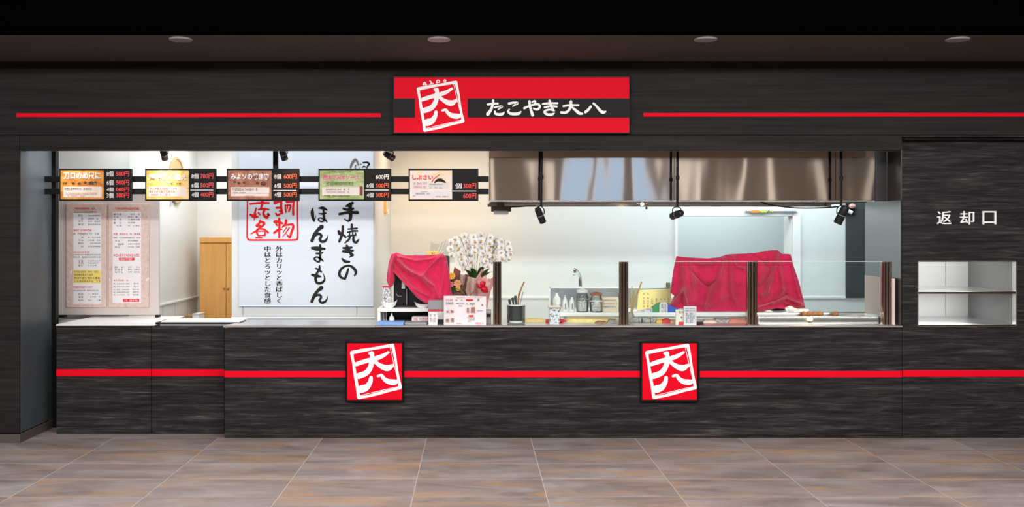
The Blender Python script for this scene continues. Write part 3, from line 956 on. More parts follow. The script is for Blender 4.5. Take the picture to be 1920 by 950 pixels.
def ex1(pc, Y):
    lines(pc, Y, 'fine_print', 'brown_ink', [(121, 173, 352, 4.2, 4, 0.9), (119, 186, 341, 5, 9, 0.55)])
    lines(pc, Y, 'fine_print', 'print_orange', [(123, 182, 361, 4, 2.6, 0.95), (124, 160, 366, 3, 3, 0.6)])
    for (px, py, r) in ((138, 344, 3), (149, 344, 3), (160, 342, 3), (172, 343, 4.4), (179, 341, 2.2)):
        obj('ball_print', MB().ball((WX(px, Y), Y - 0.001, WZ(py, Y)), r * 0.0044, 10, 6, (1, 0.12, 0.8)), M['brown_ink'], pc)


def ex2(pc, Y):
    lines(pc, Y, 'fine_print', 'price_orange', [(281, 318, 351.5, 4, 4.6, 0.9), (280, 328, 357, 4.4, 4.4, 0.85), (283, 322, 363.5, 3, 3.4, 0.8)])
    lines(pc, Y, 'fine_print', 'brown_ink', [(324, 333, 352, 3, 4, 1), (319, 342, 342, 4, 11, 0.7)])


def ex3(pc, Y):
    lines(pc, Y, 'fine_print', 'brown_ink', [(435, 482, 353, 4.6, 3, 0.95), (434, 462, 360, 2.4, 3, 0.8), (459, 478, 366.5, 1.8, 2, 1)])
    for (px, py, r) in ((440, 341, 3), (448, 343, 3.4), (458, 342, 3), (483, 343, 3.6), (494, 344, 5.4)):
        obj('ball_print', MB().ball((WX(px, Y), Y - 0.001, WZ(py, Y)), r * 0.0044, 10, 6, (1, 0.12, 0.8)), M['brown_ink'], pc)


def ex4(pc, Y):
    lines(pc, Y, 'fine_print', 'dark_green_ink', [(612, 664, 341, 6, 3.2, 0.95), (622, 658, 320.5, 3.4, 4, 0.7), (608, 658, 365.5, 3.5, 4, 0.85)])
    lines(pc, Y, 'fine_print', 'ink_grey', [(611, 630, 353.5, 3.2, 2.4, 0.95), (632, 656, 353.5, 3, 4, 0.6), (612, 656, 359, 1.8, 2.4, 0.9)])
    obj('text_box', MB().pbox(674.5, 680, 349, 366.5, Y - 0.0025, 0.0014), plain('maroon_box', (0.20, 0.015, 0.03), 0.5), pc)


def ex5(pc, Y):
    lines(pc, Y, 'fine_print', 'price_red', [(776, 800, 342, 4, 3, 0.75), (776, 800, 348.5, 4.2, 3, 0.8)])
    lines(pc, Y, 'fine_print', 'brown_ink', [(805, 832, 344, 2.4, 2, 0.95), (806, 830, 350.5, 3, 3, 0.75), (776, 808, 362, 2.6, 3, 0.8), (790, 803, 358.5, 2.2, 2, 1), (774, 780, 366, 2, 2, 1), (815, 842, 367.5, 2, 2.4, 0.8)])
    o = brush(MB(), [[(635, 360, 22), (700, 280, 18), (800, 205, 16)], ], 755, 310, 11.64, Y - 0.0038)
    obj('stick_print', o, M['ink_red'], pc)
    o = brush(MB(), [[(700, 370, 30), (760, 325, 60), (830, 320, 70), (900, 350, 50), (935, 372, 20)]], 755, 310, 11.64, Y - 0.0034)
    obj('dish_print', o, M['ink'], pc)


menu_board(111, 246, 194.5, 'menu board with orange picture panel, leftmost on the rails', M['print_orange'], ('刀ロのめ尺に', (118.5, 322.5, 188.5, 336)),
           [('8個', '500円', 320.5, 10, None), ('6個', '500円', 337, 10, None), ('4個', '000円', 351, 8, None), ('3個', '300円', 361, 10, None)],
           [('cream', [(118.7, 190.5, 349.5, 370)])], extra=ex1)
menu_board(272, 404, 353.7, 'menu board with bright golden picture panel below the round mirror', M['print_gold'], ('舞味こく塩え', (279, 325.5, 350, 338)),
           [('8個', '700円', 325, 10, None), ('6個', '500円', 342, 10, None), ('4個', '400円', 360, 9.5, None)],
           [('white', [(357, 400, 355.6, 356.9)]), ('cream', [(278.5, 350, 349.8, 368.5)])], extra=ex2)
menu_board(425, 560.5, 509, 'menu board with copper brown picture panel under the upright rod', M['print_copper'], ('みよソの焼き肉', (432.5, 324.5, 504, 337)),
           [('8個', '600円', 326, 9.5, None), ('6個', '500円', 343, 9.5, None), ('4個', '500円', 360, 9.5, None)],
           [('white', [(512.5, 556, 356.2, 357.4)]), ('cream', [(432.8, 505, 350.5, 362), (432.8, 504, 362.5, 368)])], pcol='price_orange', extra=ex3)
menu_board(597, 733, 682, 'menu board with green picture panel above the black brush lettering', M['print_green'], ('明太マヨネソース', (605.5, 328, 674, 337.5)),
           [(None, '600円', 327, 9, 'white'), ('6個', '500円', 343, 9, None), ('4個', '300円', 361, 9, None)],
           [('white', [(684.5, 729, 355.5, 357)]), ('cream', [(604, 674, 350.5, 366)])], tcol='magenta', pcol='price_orange', extra=ex4)
menu_board(766, 897, 847.7, 'menu board with pale peach picture panel beside the range hood', M['print_peach'], ('しぶさい', (773, 328, 812, 336.5)),
           [('個', '300円', 343, 10.5, None), (None, '600円', 362, 10, None)],
           [('white', [(848.5, 892.5, 357.2, 358.8)]), ('sheet', [(774, 801, 341, 353.5), (802, 841, 343, 354), (773, 845, 358.5, 370)])], tcol='price_red', extra=ex5)

# ------------------------------------------------------------------ spotlights
def spotlight(px, py0, lx, ly, tilt_deg, turn, label, Y=0.12, rods=((0, 0),), light=None, r=0.028, ln=0.13, knots=()):
    """a black spotlight can hung from a rod; px/py0 rod, lx/ly lamp centre"""
    x, z = WX(lx, Y), WZ(ly, Y)
    t = thing('spotlight', label, 'spotlight', (x, Y, z), 'black spotlights over the counter')
    for k, (a, b) in enumerate(rods):
        m = MB().tube([(WX(a, Y), Y, 2.75), (WX(b, Y), Y, WZ(py0, Y))], 0.0105 if k == 0 else 0.008, 8)
        rd = obj('rod', m, M['black'], t)
        for kz in knots[k:k + 1]:
            obj('coupling', MB().lathe([(0.006, -0.02), (0.016, -0.015), (0.016, 0.015), (0.006, 0.02)], WX(a + (b - a) * 0.5, Y), Y, 12, WZ(kz, Y)), M['black'], rd)
    R = Matrix.Translation((x, Y, z)) @ Matrix.Rotation(math.radians(tilt_deg), 4, 'Y') @ Matrix.Rotation(math.radians(turn), 4, 'X')
    can = obj('can', MB().lathe([(0.010, ln / 2 + 0.012), (r * 0.75, ln / 2 + 0.008), (r * 0.98, ln / 2 - 0.01), (r, 0.01), (r * 1.08, 0.008), (r * 1.08, -0.002), (r, -0.004), (r * 1.02, -ln / 2), (r * 0.85, -ln / 2), (r * 0.8, -ln / 2 + 0.02)], 0, 0, 20, 0, R), M['soft_black'], t)
    obj('band', MB().lathe([(r * 1.09, 0.0), (r * 1.11, 0.001), (r * 1.11, 0.004), (r * 1.09, 0.005)], 0, 0, 20, 0, R), M['grey'], can)
    obj('lens', MB().lathe([(0.0, -ln / 2 + 0.008), (r * 0.8, -ln / 2 + 0.008), (r * 0.8, -ln / 2 + 0.012)], 0, 0, 16, 0, R), M['glass_edge'], can)
    zy = WZ(py0, Y)
    yo = MB().tube(catmull([(x - r * 1.15, Y, z + 0.01), (x - r * 1.1, Y, z + ln * 0.36), (x - r * 0.4, Y, zy - 0.0), (x + r * 0.4, Y, zy - 0.0), (x + r * 1.1, Y, z + ln * 0.36), (x + r * 1.15, Y, z + 0.01)], 5), 0.0045, 8)
    obj('bracket', yo, M['black'], t)
    return t


spotlight(1016, 387, 1013, 404, -24, 22, 'black spotlight hanging before the left end of the steel hood', rods=((1017, 1014.5),), knots=(332,))
spotlight(1270, 388, 1269, 402, 62, 65, 'black spotlight hanging before the middle of the steel hood', rods=((1271, 1270),), knots=(333,), r=0.03)
spotlight(1577, 386, 1578, 403, 20, 20, 'black spotlight hanging before the right end of the steel hood', rods=((1577, 1577),), knots=(334,), r=0.034, ln=0.15)
spotlight(308, 283, 308, 290, 3, 40, 'black spotlight above the golden menu board', Y=0.12, rods=((308, 308),), ln=0.09)
spotlight(531, 283, 531.5, 290, -12, 30, 'black spotlight beside the upright rod above the copper board', Y=0.12, rods=((531, 531),), ln=0.09)
spotlight(726, 283, 730, 292, -58, 30, 'black spotlight tilted sideways above the green menu board', Y=0.12, rods=((726, 726),), ln=0.09)
spot('spot_bulb', (WX(1569, 0.10), 0.10, WZ(436, 0.10)), (2.8, 0.14, ZT), 22, (1.0, 0.72, 0.38), 75, 0.6, 0.028)
spot('spot_bulb', (WX(309, 0.10), 0.10, 2.29), (-2.72, 0.23, 2.14), 1.8, (1.0, 0.78, 0.45), 80, 0.8, 0.02)
spot('spot_bulb', (WX(540, 0.10), 0.10, 2.29), (WX(545, 0.23), 0.24, 2.1), 3, (1.0, 0.62, 0.32), 80, 0.8, 0.02)
spot('spot_bulb', (WX(735, 0.10), 0.10, 2.29), (WX(728, 0.23), 0.24, 2.15), 1.5, (1.0, 0.62, 0.32), 80, 0.8, 0.02)
spot('spot_bulb', (WX(330, 0.10), 0.10, 2.33), (WX(200, 0.86), 0.86, 1.2), 14, (1.0, 0.93, 0.85), 70, 0.8, 0.03)
spot('spot_bulb', (WX(1020, 0.16), 0.16, WZ(430, 0.16)), (0.45, 0.5, ZT), 6, (1.0, 0.86, 0.64), 60, 0.6, 0.02)
spot('spot_bulb', (WX(1275, 0.30), 0.30, WZ(415, 0.3)), (1.15, 1.1, 1.12), 22, (1.0, 0.80, 0.52), 60, 0.6, 0.02)
spot('spot_bulb', (-0.72, 0.34, 2.22), (-0.42, 2.6, 1.55), 46, (1.0, 0.74, 0.46), 55, 0.9, 0.02)

# ------------------------------------------------------------------ range hood
YH = 0.25
hx0, hx1, hz = WX(917, YH), WX(1640, YH), WZ(377, YH)
hd = thing('range_hood', 'long polished stainless range hood over the cooking counter', 'range hood', ((hx0 + hx1) / 2, 0.75, hz))
N = 3
ws_ = (hx1 - hx0) / N
for k, (a, b) in enumerate(((917, 1263.5), (1264.5, 1566), (1567, 1640))):
    g = []
    x0, x1 = WX(a, YH), WX(b, YH)
    m = MB()
    nx = max(8, int((x1 - x0) / 0.04))
    for i in range(nx + 1):
        u = i / nx
        x = x0 + (x1 - x0) * u
        row = []
        for j in range(9):
            v = j / 8
            bow = 0.0035 * math.sin(PI * v) * (0.5 + 0.5 * math.sin(5.3 * x + 1.2)) + 0.003 * math.sin(2.7 * x)
            row.append((x, YH - bow, hz + 0.008 + (2.74 - hz) * v))
        g.append(row)
    m.grid(g, flip=True)
    obj('front_panel', m, M['steel_hood'], hd)
obj('side_panel', MB().box(hx0, hx0 + 0.01, YH + 0.012, 1.3, hz, 2.74), M['steel'], hd)
obj('side_panel', MB().box(hx1 - 0.01, hx1, YH + 0.012, 1.3, hz, 2.74), M['steel'], hd)
obj('back_panel', MB().box(hx0, hx1, 1.3, 1.31, hz, 2.74), M['steel'], hd)
lip = MB().box(hx0, hx1, YH - 0.004, YH + 0.03, hz - 0.004, hz + 0.008, 0.002).box(hx0, hx1, 1.26, 1.3, hz - 0.02, hz + 0.01, 0.002)
obj('lip', lip, M['steel'], hd)
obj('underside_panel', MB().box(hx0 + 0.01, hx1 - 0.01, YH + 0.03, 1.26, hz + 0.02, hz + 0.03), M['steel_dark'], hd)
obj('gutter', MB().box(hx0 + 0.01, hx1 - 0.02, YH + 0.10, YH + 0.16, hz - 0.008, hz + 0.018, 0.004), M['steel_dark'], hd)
hl = obj('lamp_housing', MB().lathe([(0.02, 0.0), (0.045, -0.004), (0.05, 0.02), (0.03, 0.03)], WX(1204, 0.7), 0.7, 18, hz - 0.006), M['steel'], hd)
obj('bulb', MB().ball((WX(1204, 0.66), 0.66, hz - 0.012), 0.015, 10, 8), M['bulb'], hl)
obj('hood_filler', MB().pbox(1641, 1663, 276, 377, YH + 0.02, 0.02, 0.002), plain('steel_black_satin', (0.028, 0.026, 0.026), 0.35, spec=0.4), label='narrow dark steel filler panel between hood and side wall', cat='panel')
obj('side_cover', MB().box(XR - 0.012, XR - 0.001, 0.002, 0.27, hz, 2.74, 0.001), plain('cover_bronze', (0.035, 0.026, 0.022), 0.35, spec=0.4), label='dark bronze cover plate on the steel side wall right of the hood', cat='panel')  # added dark sheet, stands for the steel wall's dark reflection
obj('fire_nozzle', MB().tube([(WX(1212, 0.8), 0.8, hz + 0.02), (WX(1212, 0.8), 0.8, WZ(388, 0.8))], 0.006, 8).ball((WX(1212, 0.8), 0.8, WZ(390, 0.8)), 0.012, 10, 6), M['steel_dark'], label='small nozzle hanging below the lit part of the hood', cat='nozzle')
obj('fire_nozzle', MB().tube([(WX(1548, 0.8), 0.8, hz + 0.02), (WX(1548, 0.8), 0.8, WZ(383, 0.8))], 0.006, 8).ball((WX(1548, 0.8), 0.8, WZ(385, 0.8)), 0.013, 10, 6), M['steel_dark'], label='small nozzle below the hood beside the right spotlight', cat='nozzle')
cb = catmull([P(1420, 376, 0.32), P(1445, 384, 0.3), P(1490, 389.5, 0.28), P(1540, 389.5, 0.24), P(1572, 387.5, 0.16)], 8)
obj('power_cable', MB().tube(cb, 0.0055, 8), M['black'], label='black cable sagging from the hood to the right spotlight', cat='cable')
tr = thing('sensor_bracket', 'brown bracket with a grey plate under the left end of the hood', 'bracket', (WX(937, 0.6), 0.6, WZ(402, 0.6)))
yb = 0.6
brc = plain('bronze_bracket', (0.12, 0.075, 0.05), 0.5)
obj('arm', MB().prism([(WX(931, yb), WZ(396, yb)), (WX(946, yb), WZ(396, yb)), (WX(945, yb), WZ(376, yb)), (WX(931.5, yb), WZ(376, yb))], yb - 0.01, yb + 0.06), brc, tr)
obj('cross_bar', MB().pbox(921, 958.5, 386.5, 396.5, yb - 0.012, 0.09, 0.004), brc, tr)
obj('plate', MB().pbox(926, 953.5, 394.5, 401.5, yb - 0.03, 0.10, 0.004), M['grey'], tr)
obj('top_plate', MB().pbox(924, 950, 376, 379.5, yb - 0.012, 0.09, 0.002), M['soft_black'], tr)
obj('power_cable', MB().tube(catmull([P(958, 388, 0.6), P(975, 387.5, 0.5), P(995, 385.5, 0.3), P(1003, 386, 0.15)], 6), 0.005, 8), M['black'], label='thin cable from the brown bracket to the left spotlight', cat='cable')

# ------------------------------------------------------------------ left: menu partition with two posters
YP = 0.86
mp = thing('menu_stand', 'pinkish grey panel standing on the left counter behind two posters', 'panel', (WX(200, YP), YP, WZ(608, yd)))
obj('panel', MB().pbox(105, 298, 364, 590, YP, 0.03, 0.002), M['partition'], mp)
obj('border_strip', MB().pbox(105, 117, 364.5, 589.5, YP - 0.003, 0.003), plain('partition_strip', (0.62, 0.54, 0.52), 0.5), mp)
for a, b in ((107, 122), (292, 298)):
    obj('foot', MB().box(WX(a, YP), WX(b, YP), YP - 0.02, YP + 0.05, WZ(608, yd), WZ(590, YP), 0.002), M['black'], mp)


def poster(x0, x1, label, kind):
    y = YP - 0.018
    t = thing('menu_poster', label, 'poster', (WX((x0 + x1) / 2, y), y, WZ(577, y)), 'tall menu posters')
    obj('panel', MB().pbox(x0, x1, 381, 576.5, y, 0.016, 0.003), M['poster_edge'], t)
    ya = y - 0.001
    if kind == 0:
        sx0, sx1 = 137.5, 189.5
        sh = [(sx0, sx1, 399, 428), (sx0, sx1, 428, 569)]
        red = [(139, 180, 388.5, 4.2, 3.6, 0.8), (138, 179, 429.5, 4.2, 4.4, 0.9), (138, 168, 470.5, 3.4, 3.4, 0.95)]
        blk = [(139, 182, 395.5, 4, 2.8, 0.95), (138, 188, 436, 5, 4, 0.92), (138, 188, 476, 3.2, 3, 0.9), (138, 188, 480.5, 3.2, 3, 0.8), (138, 188, 543, 3.2, 3.2, 0.9)]
        for yy in (402, 408, 413, 418.5, 443, 448.5, 454, 460, 487, 491, 495.5, 549, 554.5, 560.5):
            blk += [(147, 157, yy, 4, 5, 0.9), (165, 188, yy + 0.6, 2.8, 4, 0.85)]
        red2 = [(138, 174, 536, 4.4, 3, 0.95)]
    else:
        sx0, sx1 = 211, 264.5
        sh = [(sx0, sx1, 397, 568)]
        red = [(213, 263, 436.5, 4.4, 3.8, 0.95), (213, 263, 476, 5, 3.8, 0.95), (213, 240, 523.5, 3.4, 4, 0.8), (216, 262, 388.5, 4.6, 3, 0.95)]
        red2 = []
        blk = [(213, 264, 444, 3.4, 3.6, 0.9)]
        for yy in (400, 405, 410, 416, 421.5):
            blk += [(213, 232, yy, 3.4, 5.4, 0.7), (240, 263, yy, 3.2, 4.6, 0.75)]
        for yy in (450, 456, 461.5, 499, 503.5, 508.5):
            blk += [(215, 231, yy, 3.6, 6, 0.8), (240, 263, yy, 2.8, 3.8, 0.85)]
        for yy in (530, 535.5, 541, 546, 551):
            blk += [(213, 216.5, yy, 3.6, 3.6, 1), (219, 244, yy + 0.5, 2.4, 3.4, 0.85), (249, 262, yy, 3, 4, 0.95)]
    s = MB()
    for b in sh:
        s.pbox(b[0], b[1], b[2], b[3], ya, 0.001)
    sheet = obj('list_sheet', s, M['sheet'], t)
    yt = ya - 0.0008
    m = MB()
    for (a, b, yy, h, p, f) in blk:
        marks(m, a, b, yy, h * 0.85, yt, p, f)
    if kind == 0:
        obj('yellow_box', MB().pbox(137.8, 189, 506, 530.5, yt + 0.0003, 0.0005), M['paper_yellow'], sheet)
        for (a, b, yy, p) in ((139, 186, 507.5, 3.8), (139, 175, 513, 4), (139, 188, 519, 5), (139, 188, 525, 4.6)):
            marks(m, a, b, yy, 3.8, yt - 0.0006, p, 0.9)
    else:
        obj('red_box', MB().pbox(223, 252, 483, 488, yt + 0.0003, 0.0005, 0.0002), M['ink_red'], sheet)
        obj('red_box', MB().pbox(230.5, 261, 560, 565.5, yt + 0.0003, 0.0005, 0.0002), M['ink_red'], sheet)
        w = MB()
        for (a, b, yy) in ((226, 249, 484), (233, 258, 561.2)):
            marks(w, a, b, yy, 3, yt - 0.0006, 3.2, 0.9)
        obj('white_print', w, M['white'], sheet)
    obj('black_print', m, M['ink_grey'], sheet)
    m = MB()
    for (a, b, yy, h, p, f) in red + red2:
        marks(m, a, b, yy, h * 0.9, yt, p, f)
    obj('red_print', m, M['ink_red'], sheet)


poster(124, 199, 'tall pink menu poster with a yellow box on the panel', 0)
poster(203, 279, 'tall pink menu poster with red bars, nearer the wooden cupboard', 1)

# ------------------------------------------------------------------ banner with brush lettering
YN = 0.872
bn = thing('hanging_banner', 'tall pale banner with black and red brush lettering on the white partition', 'banner', (WX(574, YN), YN, WZ(574, YN)))
obj('cloth_sheet', MB().pbox(448, 700, 262, 574, YN, 0.004), M['banner'], bn)
yk = YN - 0.0015
TE = [[(212, 62, 30), (165, 88, 30), (138, 98, 14)], [(112, 125, 20), (160, 136, 26), (222, 124, 20)], [(68, 184, 26), (170, 166, 27), (268, 168, 34)], [(186, 75, 38), (190, 160, 36), (190, 230, 34), (165, 260, 24), (120, 238, 8)]]
YAKI = [[(58, 375, 26), (70, 400, 40)], [(105, 320, 24), (100, 400, 28), (66, 490, 24)], [(102, 405, 15), (135, 440, 24)], [(205, 302, 24), (206, 350, 26)], [(165, 352, 16), (262, 344, 20)], [(158, 388, 15), (212, 374, 20), (268, 372, 18)],
        [(182, 396, 13), (178, 420, 14)], [(215, 390, 13), (215, 412, 14)], [(245, 392, 12), (250, 412, 14)], [(160, 432, 15), (252, 416, 18)], [(190, 430, 18), (170, 470, 22), (128, 506, 12)], [(225, 425, 20), (224, 478, 26), (252, 500, 26), (280, 470, 16)]]
KI = [[(112, 562, 22), (152, 566, 32), (204, 556, 22)], [(108, 600, 24), (160, 602, 32), (218, 590, 22)], [(150, 538, 26), (176, 590, 32), (206, 642, 32)], [(216, 640, 26), (178, 664, 10)], [(98, 682, 18), (130, 710, 30), (178, 716, 20)]]
NO = [[(165, 795, 20), (150, 850, 26), (128, 905, 24)], [(128, 905, 20), (85, 888, 26), (66, 850, 28), (84, 800, 26), (130, 766, 22), (190, 762, 24), (238, 800, 30), (250, 840, 26), (235, 870, 14)]]
HO = [[(150, 105, 22), (147, 170, 56), (158, 260, 48), (182, 328, 28)], [(180, 330, 16), (198, 280, 14), (212, 222, 6)], [(258, 95, 16), (335, 94, 52), (412, 126, 20)], [(260, 190, 12), (320, 196, 30), (388, 184, 26)], [(346, 110, 32), (350, 200, 38), (356, 290, 42)],
      [(356, 290, 36), (290, 268, 20), (252, 296, 24), (290, 332, 26), (340, 328, 32), (374, 302, 36), (405, 338, 24)]]
NN = [[(312, 430, 76), (250, 482, 56), (188, 564, 56), (142, 676, 56)], [(150, 650, 26), (214, 572, 40), (276, 556, 46), (310, 592, 40), (282, 650, 46), (312, 692, 42), (372, 680, 46), (412, 630, 26), (430, 575, 8)]]
MA = [[(145, 806, 44), (230, 816, 72), (365, 820, 38)], [(218, 900, 30), (280, 902, 36), (332, 888, 26)], [(286, 755, 36), (288, 850, 36), (286, 978, 40), (270, 1048, 32), (228, 1042, 28), (182, 1000, 30), (222, 966, 26), (290, 990, 32), (342, 1036, 24)]]
MO = [[(208, 265, 24), (262, 290, 34), (312, 328, 28)], [(142, 380, 34), (212, 396, 58), (296, 410, 28)], [(276, 222, 30), (272, 290, 42), (230, 350, 40), (206, 440, 44), (230, 518, 44), (300, 526, 44), (360, 482, 36), (364, 420, 22), (336, 350, 8)]]
for s in (TE, YAKI, KI, NO):
    obj('brush_character', brush(MB(), s, 625, 370, 5.933, yk, wmul=1.12), M['ink'], bn)
for s in (HO, NN, MA):
    obj('brush_character', brush(MB(), s, 570, 380, 9.5, yk, wmul=1.1), M['ink'], bn)
obj('brush_character', brush(MB(), MO, 570, 475, 9.5, yk, wmul=1.1), M['ink'], bn)
obj('brush_character', brush(MB(), [[(u - 4, v + 182, w) for u, v, w in s] for s in NN], 570, 475, 9.5, yk), M['ink'], bn)
SHI = [[(148, 128, 32), (330, 108, 42), (518, 106, 36)], [(392, 60, 56), (380, 160, 42), (350, 232, 28)], [(310, 238, 26), (420, 224, 36), (518, 236, 26)], [(264, 215, 28), (240, 310, 36), (215, 372, 40)], [(150, 340, 36), (230, 378, 62), (304, 380, 26)], [(262, 330, 30), (225, 455, 18)],
       [(312, 305, 36), (342, 340, 28)], [(430, 250, 42), (408, 322, 46), (470, 398, 52), (502, 360, 42), (500, 322, 40), (526, 350, 32)]]
NA = [[(350, 450, 36), (322, 520, 42), (264, 554, 30)], [(340, 470, 40), (430, 514, 46), (352, 590, 46), (250, 672, 32), (162, 718, 20)], [(282, 570, 34), (352, 560, 30)], [(330, 622, 26), (430, 632, 36), (508, 696, 34)], [(272, 675, 30), (300, 740, 36), (332, 768, 20)], [(282, 670, 20), (430, 670, 22), (440, 745, 42)], [(300, 752, 18), (440, 750, 26)], [(262, 793, 26), (378, 796, 26)]]
DO = [[(700, -40, 30), (650, 60, 40), (640, 112, 50)], [(640, 100, 62), (700, 82, 52), (770, 76, 42)], [(772, 20, 45), (760, 180, 46), (782, 312, 40)], [(672, 205, 40), (740, 200, 36)], [(652, 312, 26), (692, 350, 42), (752, 316, 26)], [(728, 262, 30), (762, 282, 30)], [(860, 70, 35), (860, 20, 30)], [(870, 92, 36), (1022, 76, 36)], [(1016, 20, 42), (1000, 200, 38), (1000, 332, 46)], [(842, 155, 30), (856, 290, 30)], [(842, 160, 30), (950, 156, 32), (916, 270, 36)], [(892, 170, 20), (886, 222, 20)]]
MONO = [[(632, 482, 52), (680, 474, 52), (782, 512, 42)], [(652, 492, 46), (682, 562, 26)], [(722, 420, 46), (726, 560, 46), (720, 790, 36)], [(622, 700, 42), (700, 642, 46), (780, 630, 20)], [(862, 452, 52), (850, 522, 50), (780, 592, 26)], [(842, 552, 30), (978, 530, 42), (1000, 590, 46), (962, 700, 46), (930, 788, 40), (870, 726, 16)], [(872, 592, 22), (800, 690, 18)], [(922, 600, 28), (862, 692, 22), (790, 776, 14)]]
FR = [[(97, -420, 28), (95, 60, 28), (90, 500, 28), (88, 760, 28), (110, 822, 30), (170, 842, 32), (600, 842, 32), (1020, 840, 32), (1078, 815, 30), (1090, 760, 28), (1086, 400, 28), (1085, 60, 28), (1083, -420, 28)]]
for s, nm in ((SHI, 'red_character'), (NA, 'red_character'), (DO, 'red_character'), (MONO, 'red_character'), (FR, 'red_seal_outline')):
    obj(nm, brush(MB(), s, 455, 370, 10.557, yk, wmul=1.06), M['ink_red'], bn)
for txt, a, b in (('外はカリッと香ばしく', 516.5, 530.5), ('中はとろッとした食感', 495, 508.5)):
    for k, ch in enumerate(txt):
        y = 460.5 + k * 10.85
        obj('small_character', write(write(MB(), ch, (a - 0.35, y, b - 0.35, y + 11.2), yk, 0.0, em=True), ch, (a + 0.35, y, b + 0.35, y + 11.2), yk - 0.0001, 0.0, em=True), M['ink'], bn)
obj('brush_mark', brush(MB(), [[(640, 320, 40), (672, 240, 50), (720, 185, 50), (755, 215, 40), (778, 280, 24)], [(735, 280, 20), (720, 330, 24), (745, 350, 20)]], 590, 280, 9.5, yk), plain('brush_grey', (0.16, 0.14, 0.14), 0.6), bn)
obj('brush_mark', brush(MB(), [[(800, 268, 12), (830, 265, 16)], [(865, 235, 28), (940, 232, 36), (970, 265, 34), (940, 300, 22), (930, 345, 22)], [(850, 318, 20), (885, 300, 24), (905, 320, 14)], [(800, 320, 12), (815, 345, 14)]], 590, 280, 9.5, yk), M['ink'], bn)
obj('weight_strip', MB().pbox(448, 700, 572.5, 574.5, YN - 0.004, 0.006, 0.001), M['banner'], bn)

# ------------------------------------------------------------------ passage: cupboard, bins, round mirror
YC = 2.75
cu = thing('cupboard', 'orange wooden cupboard with two doors in the passage behind the counter', 'cupboard', (WX(410, YC), YC + 0.2, 0))
x0, x1 = WX(374.5, YC), PX0 - 0.02
zt_ = WZ(444.5, YC)
xb = WX(450, YC)
obj('body', MB().box(x0, xb, YC + 0.02, YC + 0.42, 0, zt_ - 0.002), M['orange_wood'], cu)
obj('top_panel', MB().box(x0 - 0.002, xb, YC - 0.006, YC + 0.02, WZ(455, YC), zt_, 0.003), M['orange_wood'], cu)
for a, b, kx in ((374.5, 423.6, 420.3), (424.4, 450, 428)):
    dr = obj('door', MB().box(WX(a, YC), WX(b, YC), YC, YC + 0.02, 0.03, WZ(456, YC), 0.003), M['orange_wood'], cu)
    obj('knob', MB().ball((WX(kx, YC), YC - 0.014, WZ(540.5, YC)), 0.012, 10, 8).tube([(WX(kx, YC), YC - 0.012, WZ(540.5, YC)), (WX(kx, YC), YC + 0.002, WZ(540.5, YC))], 0.006, 8), M['brown_wood'], dr)
ca = thing('carton_box', 'brown carton standing behind the white bin near the cupboard', 'box', (WX(353, 2.6), 2.65, 0))
obj('box_body', MB().box(WX(346.5, 2.6), WX(361, 2.6), 2.6, 2.75, 0, WZ(591, 2.6), 0.003), M['carton'], ca)
obj('lid_flap', MB().box(WX(346.5, 2.6) - 0.002, WX(361, 2.6), 2.597, 2.75, WZ(592, 2.6), WZ(590.5, 2.6), 0.001), M['carton'], ca)
bi = thing('white_bin', 'white square bin standing against the wooden cupboard', 'bin', (WX(367, 2.4), 2.5, 0))
obj('bin_body', MB().box(WX(360.5, 2.4), WX(373, 2.4), 2.4, 2.62, 0, WZ(590, 2.4), 0.006, 2), M['white_plastic'], bi)
obj('lid', MB().box(WX(360, 2.4), WX(373.5, 2.4), 2.395, 2.625, WZ(590, 2.4), WZ(588, 2.4), 0.003), M['white_plastic'], bi)
ym = (WX(329, 2.38))
mi = thing('round_mirror', 'round wood-rimmed mirror on the passage side wall above the golden board', 'mirror', (-3.15, 2.38, WZ(338, 2.38)))
RM = Matrix.Translation((-3.163, 2.38, WZ(338, 2.38))) @ Matrix.Rotation(PI / 2, 4, 'Y')
obj('rim', MB().lathe([(0.215, 0.0), (0.245, 0.0), (0.25, 0.012), (0.245, 0.024), (0.225, 0.026), (0.215, 0.014)], 0, 0, 36, 0, RM), M['light_wood'], mi)
obj('glass', MB().lathe([(0.0, 0.012), (0.218, 0.012), (0.22, 0.004)], 0, 0, 36, 0, RM), plain('mirror_glass', (0.66, 0.69, 0.70), 0.15, metal=0.35), mi)
obj('cord', MB().tube([(-3.155, 2.20, WZ(372, 2.2)), (-3.155, 2.19, WZ(386, 2.2))], 0.008, 8), M['grey_light'], mi)
pf = thing('thermometer_frame', 'narrow wood-framed plate on the side of the white partition', 'frame', (PX1 + 0.01, 1.85, WZ(400, 1.85)))
obj('frame', MB().box(PX1, PX1 + 0.02, 1.78, 1.98, WZ(400, 1.8), WZ(345, 1.8), 0.003), M['orange_wood'], pf)
obj('plate', MB().box(PX1 + 0.02, PX1 + 0.022, 1.82, 1.94, WZ(397, 1.8), WZ(348, 1.8), 0.001), plain('cream_plate', (0.85, 0.78, 0.60), 0.5), pf)
obj('light_switch', MB().box(PX1, PX1 + 0.01, 2.2, 2.28, WZ(402, 2.2), WZ(391, 2.2), 0.003), M['white_plastic'], label='small white switch on the partition side beside the wooden plate', cat='switch')

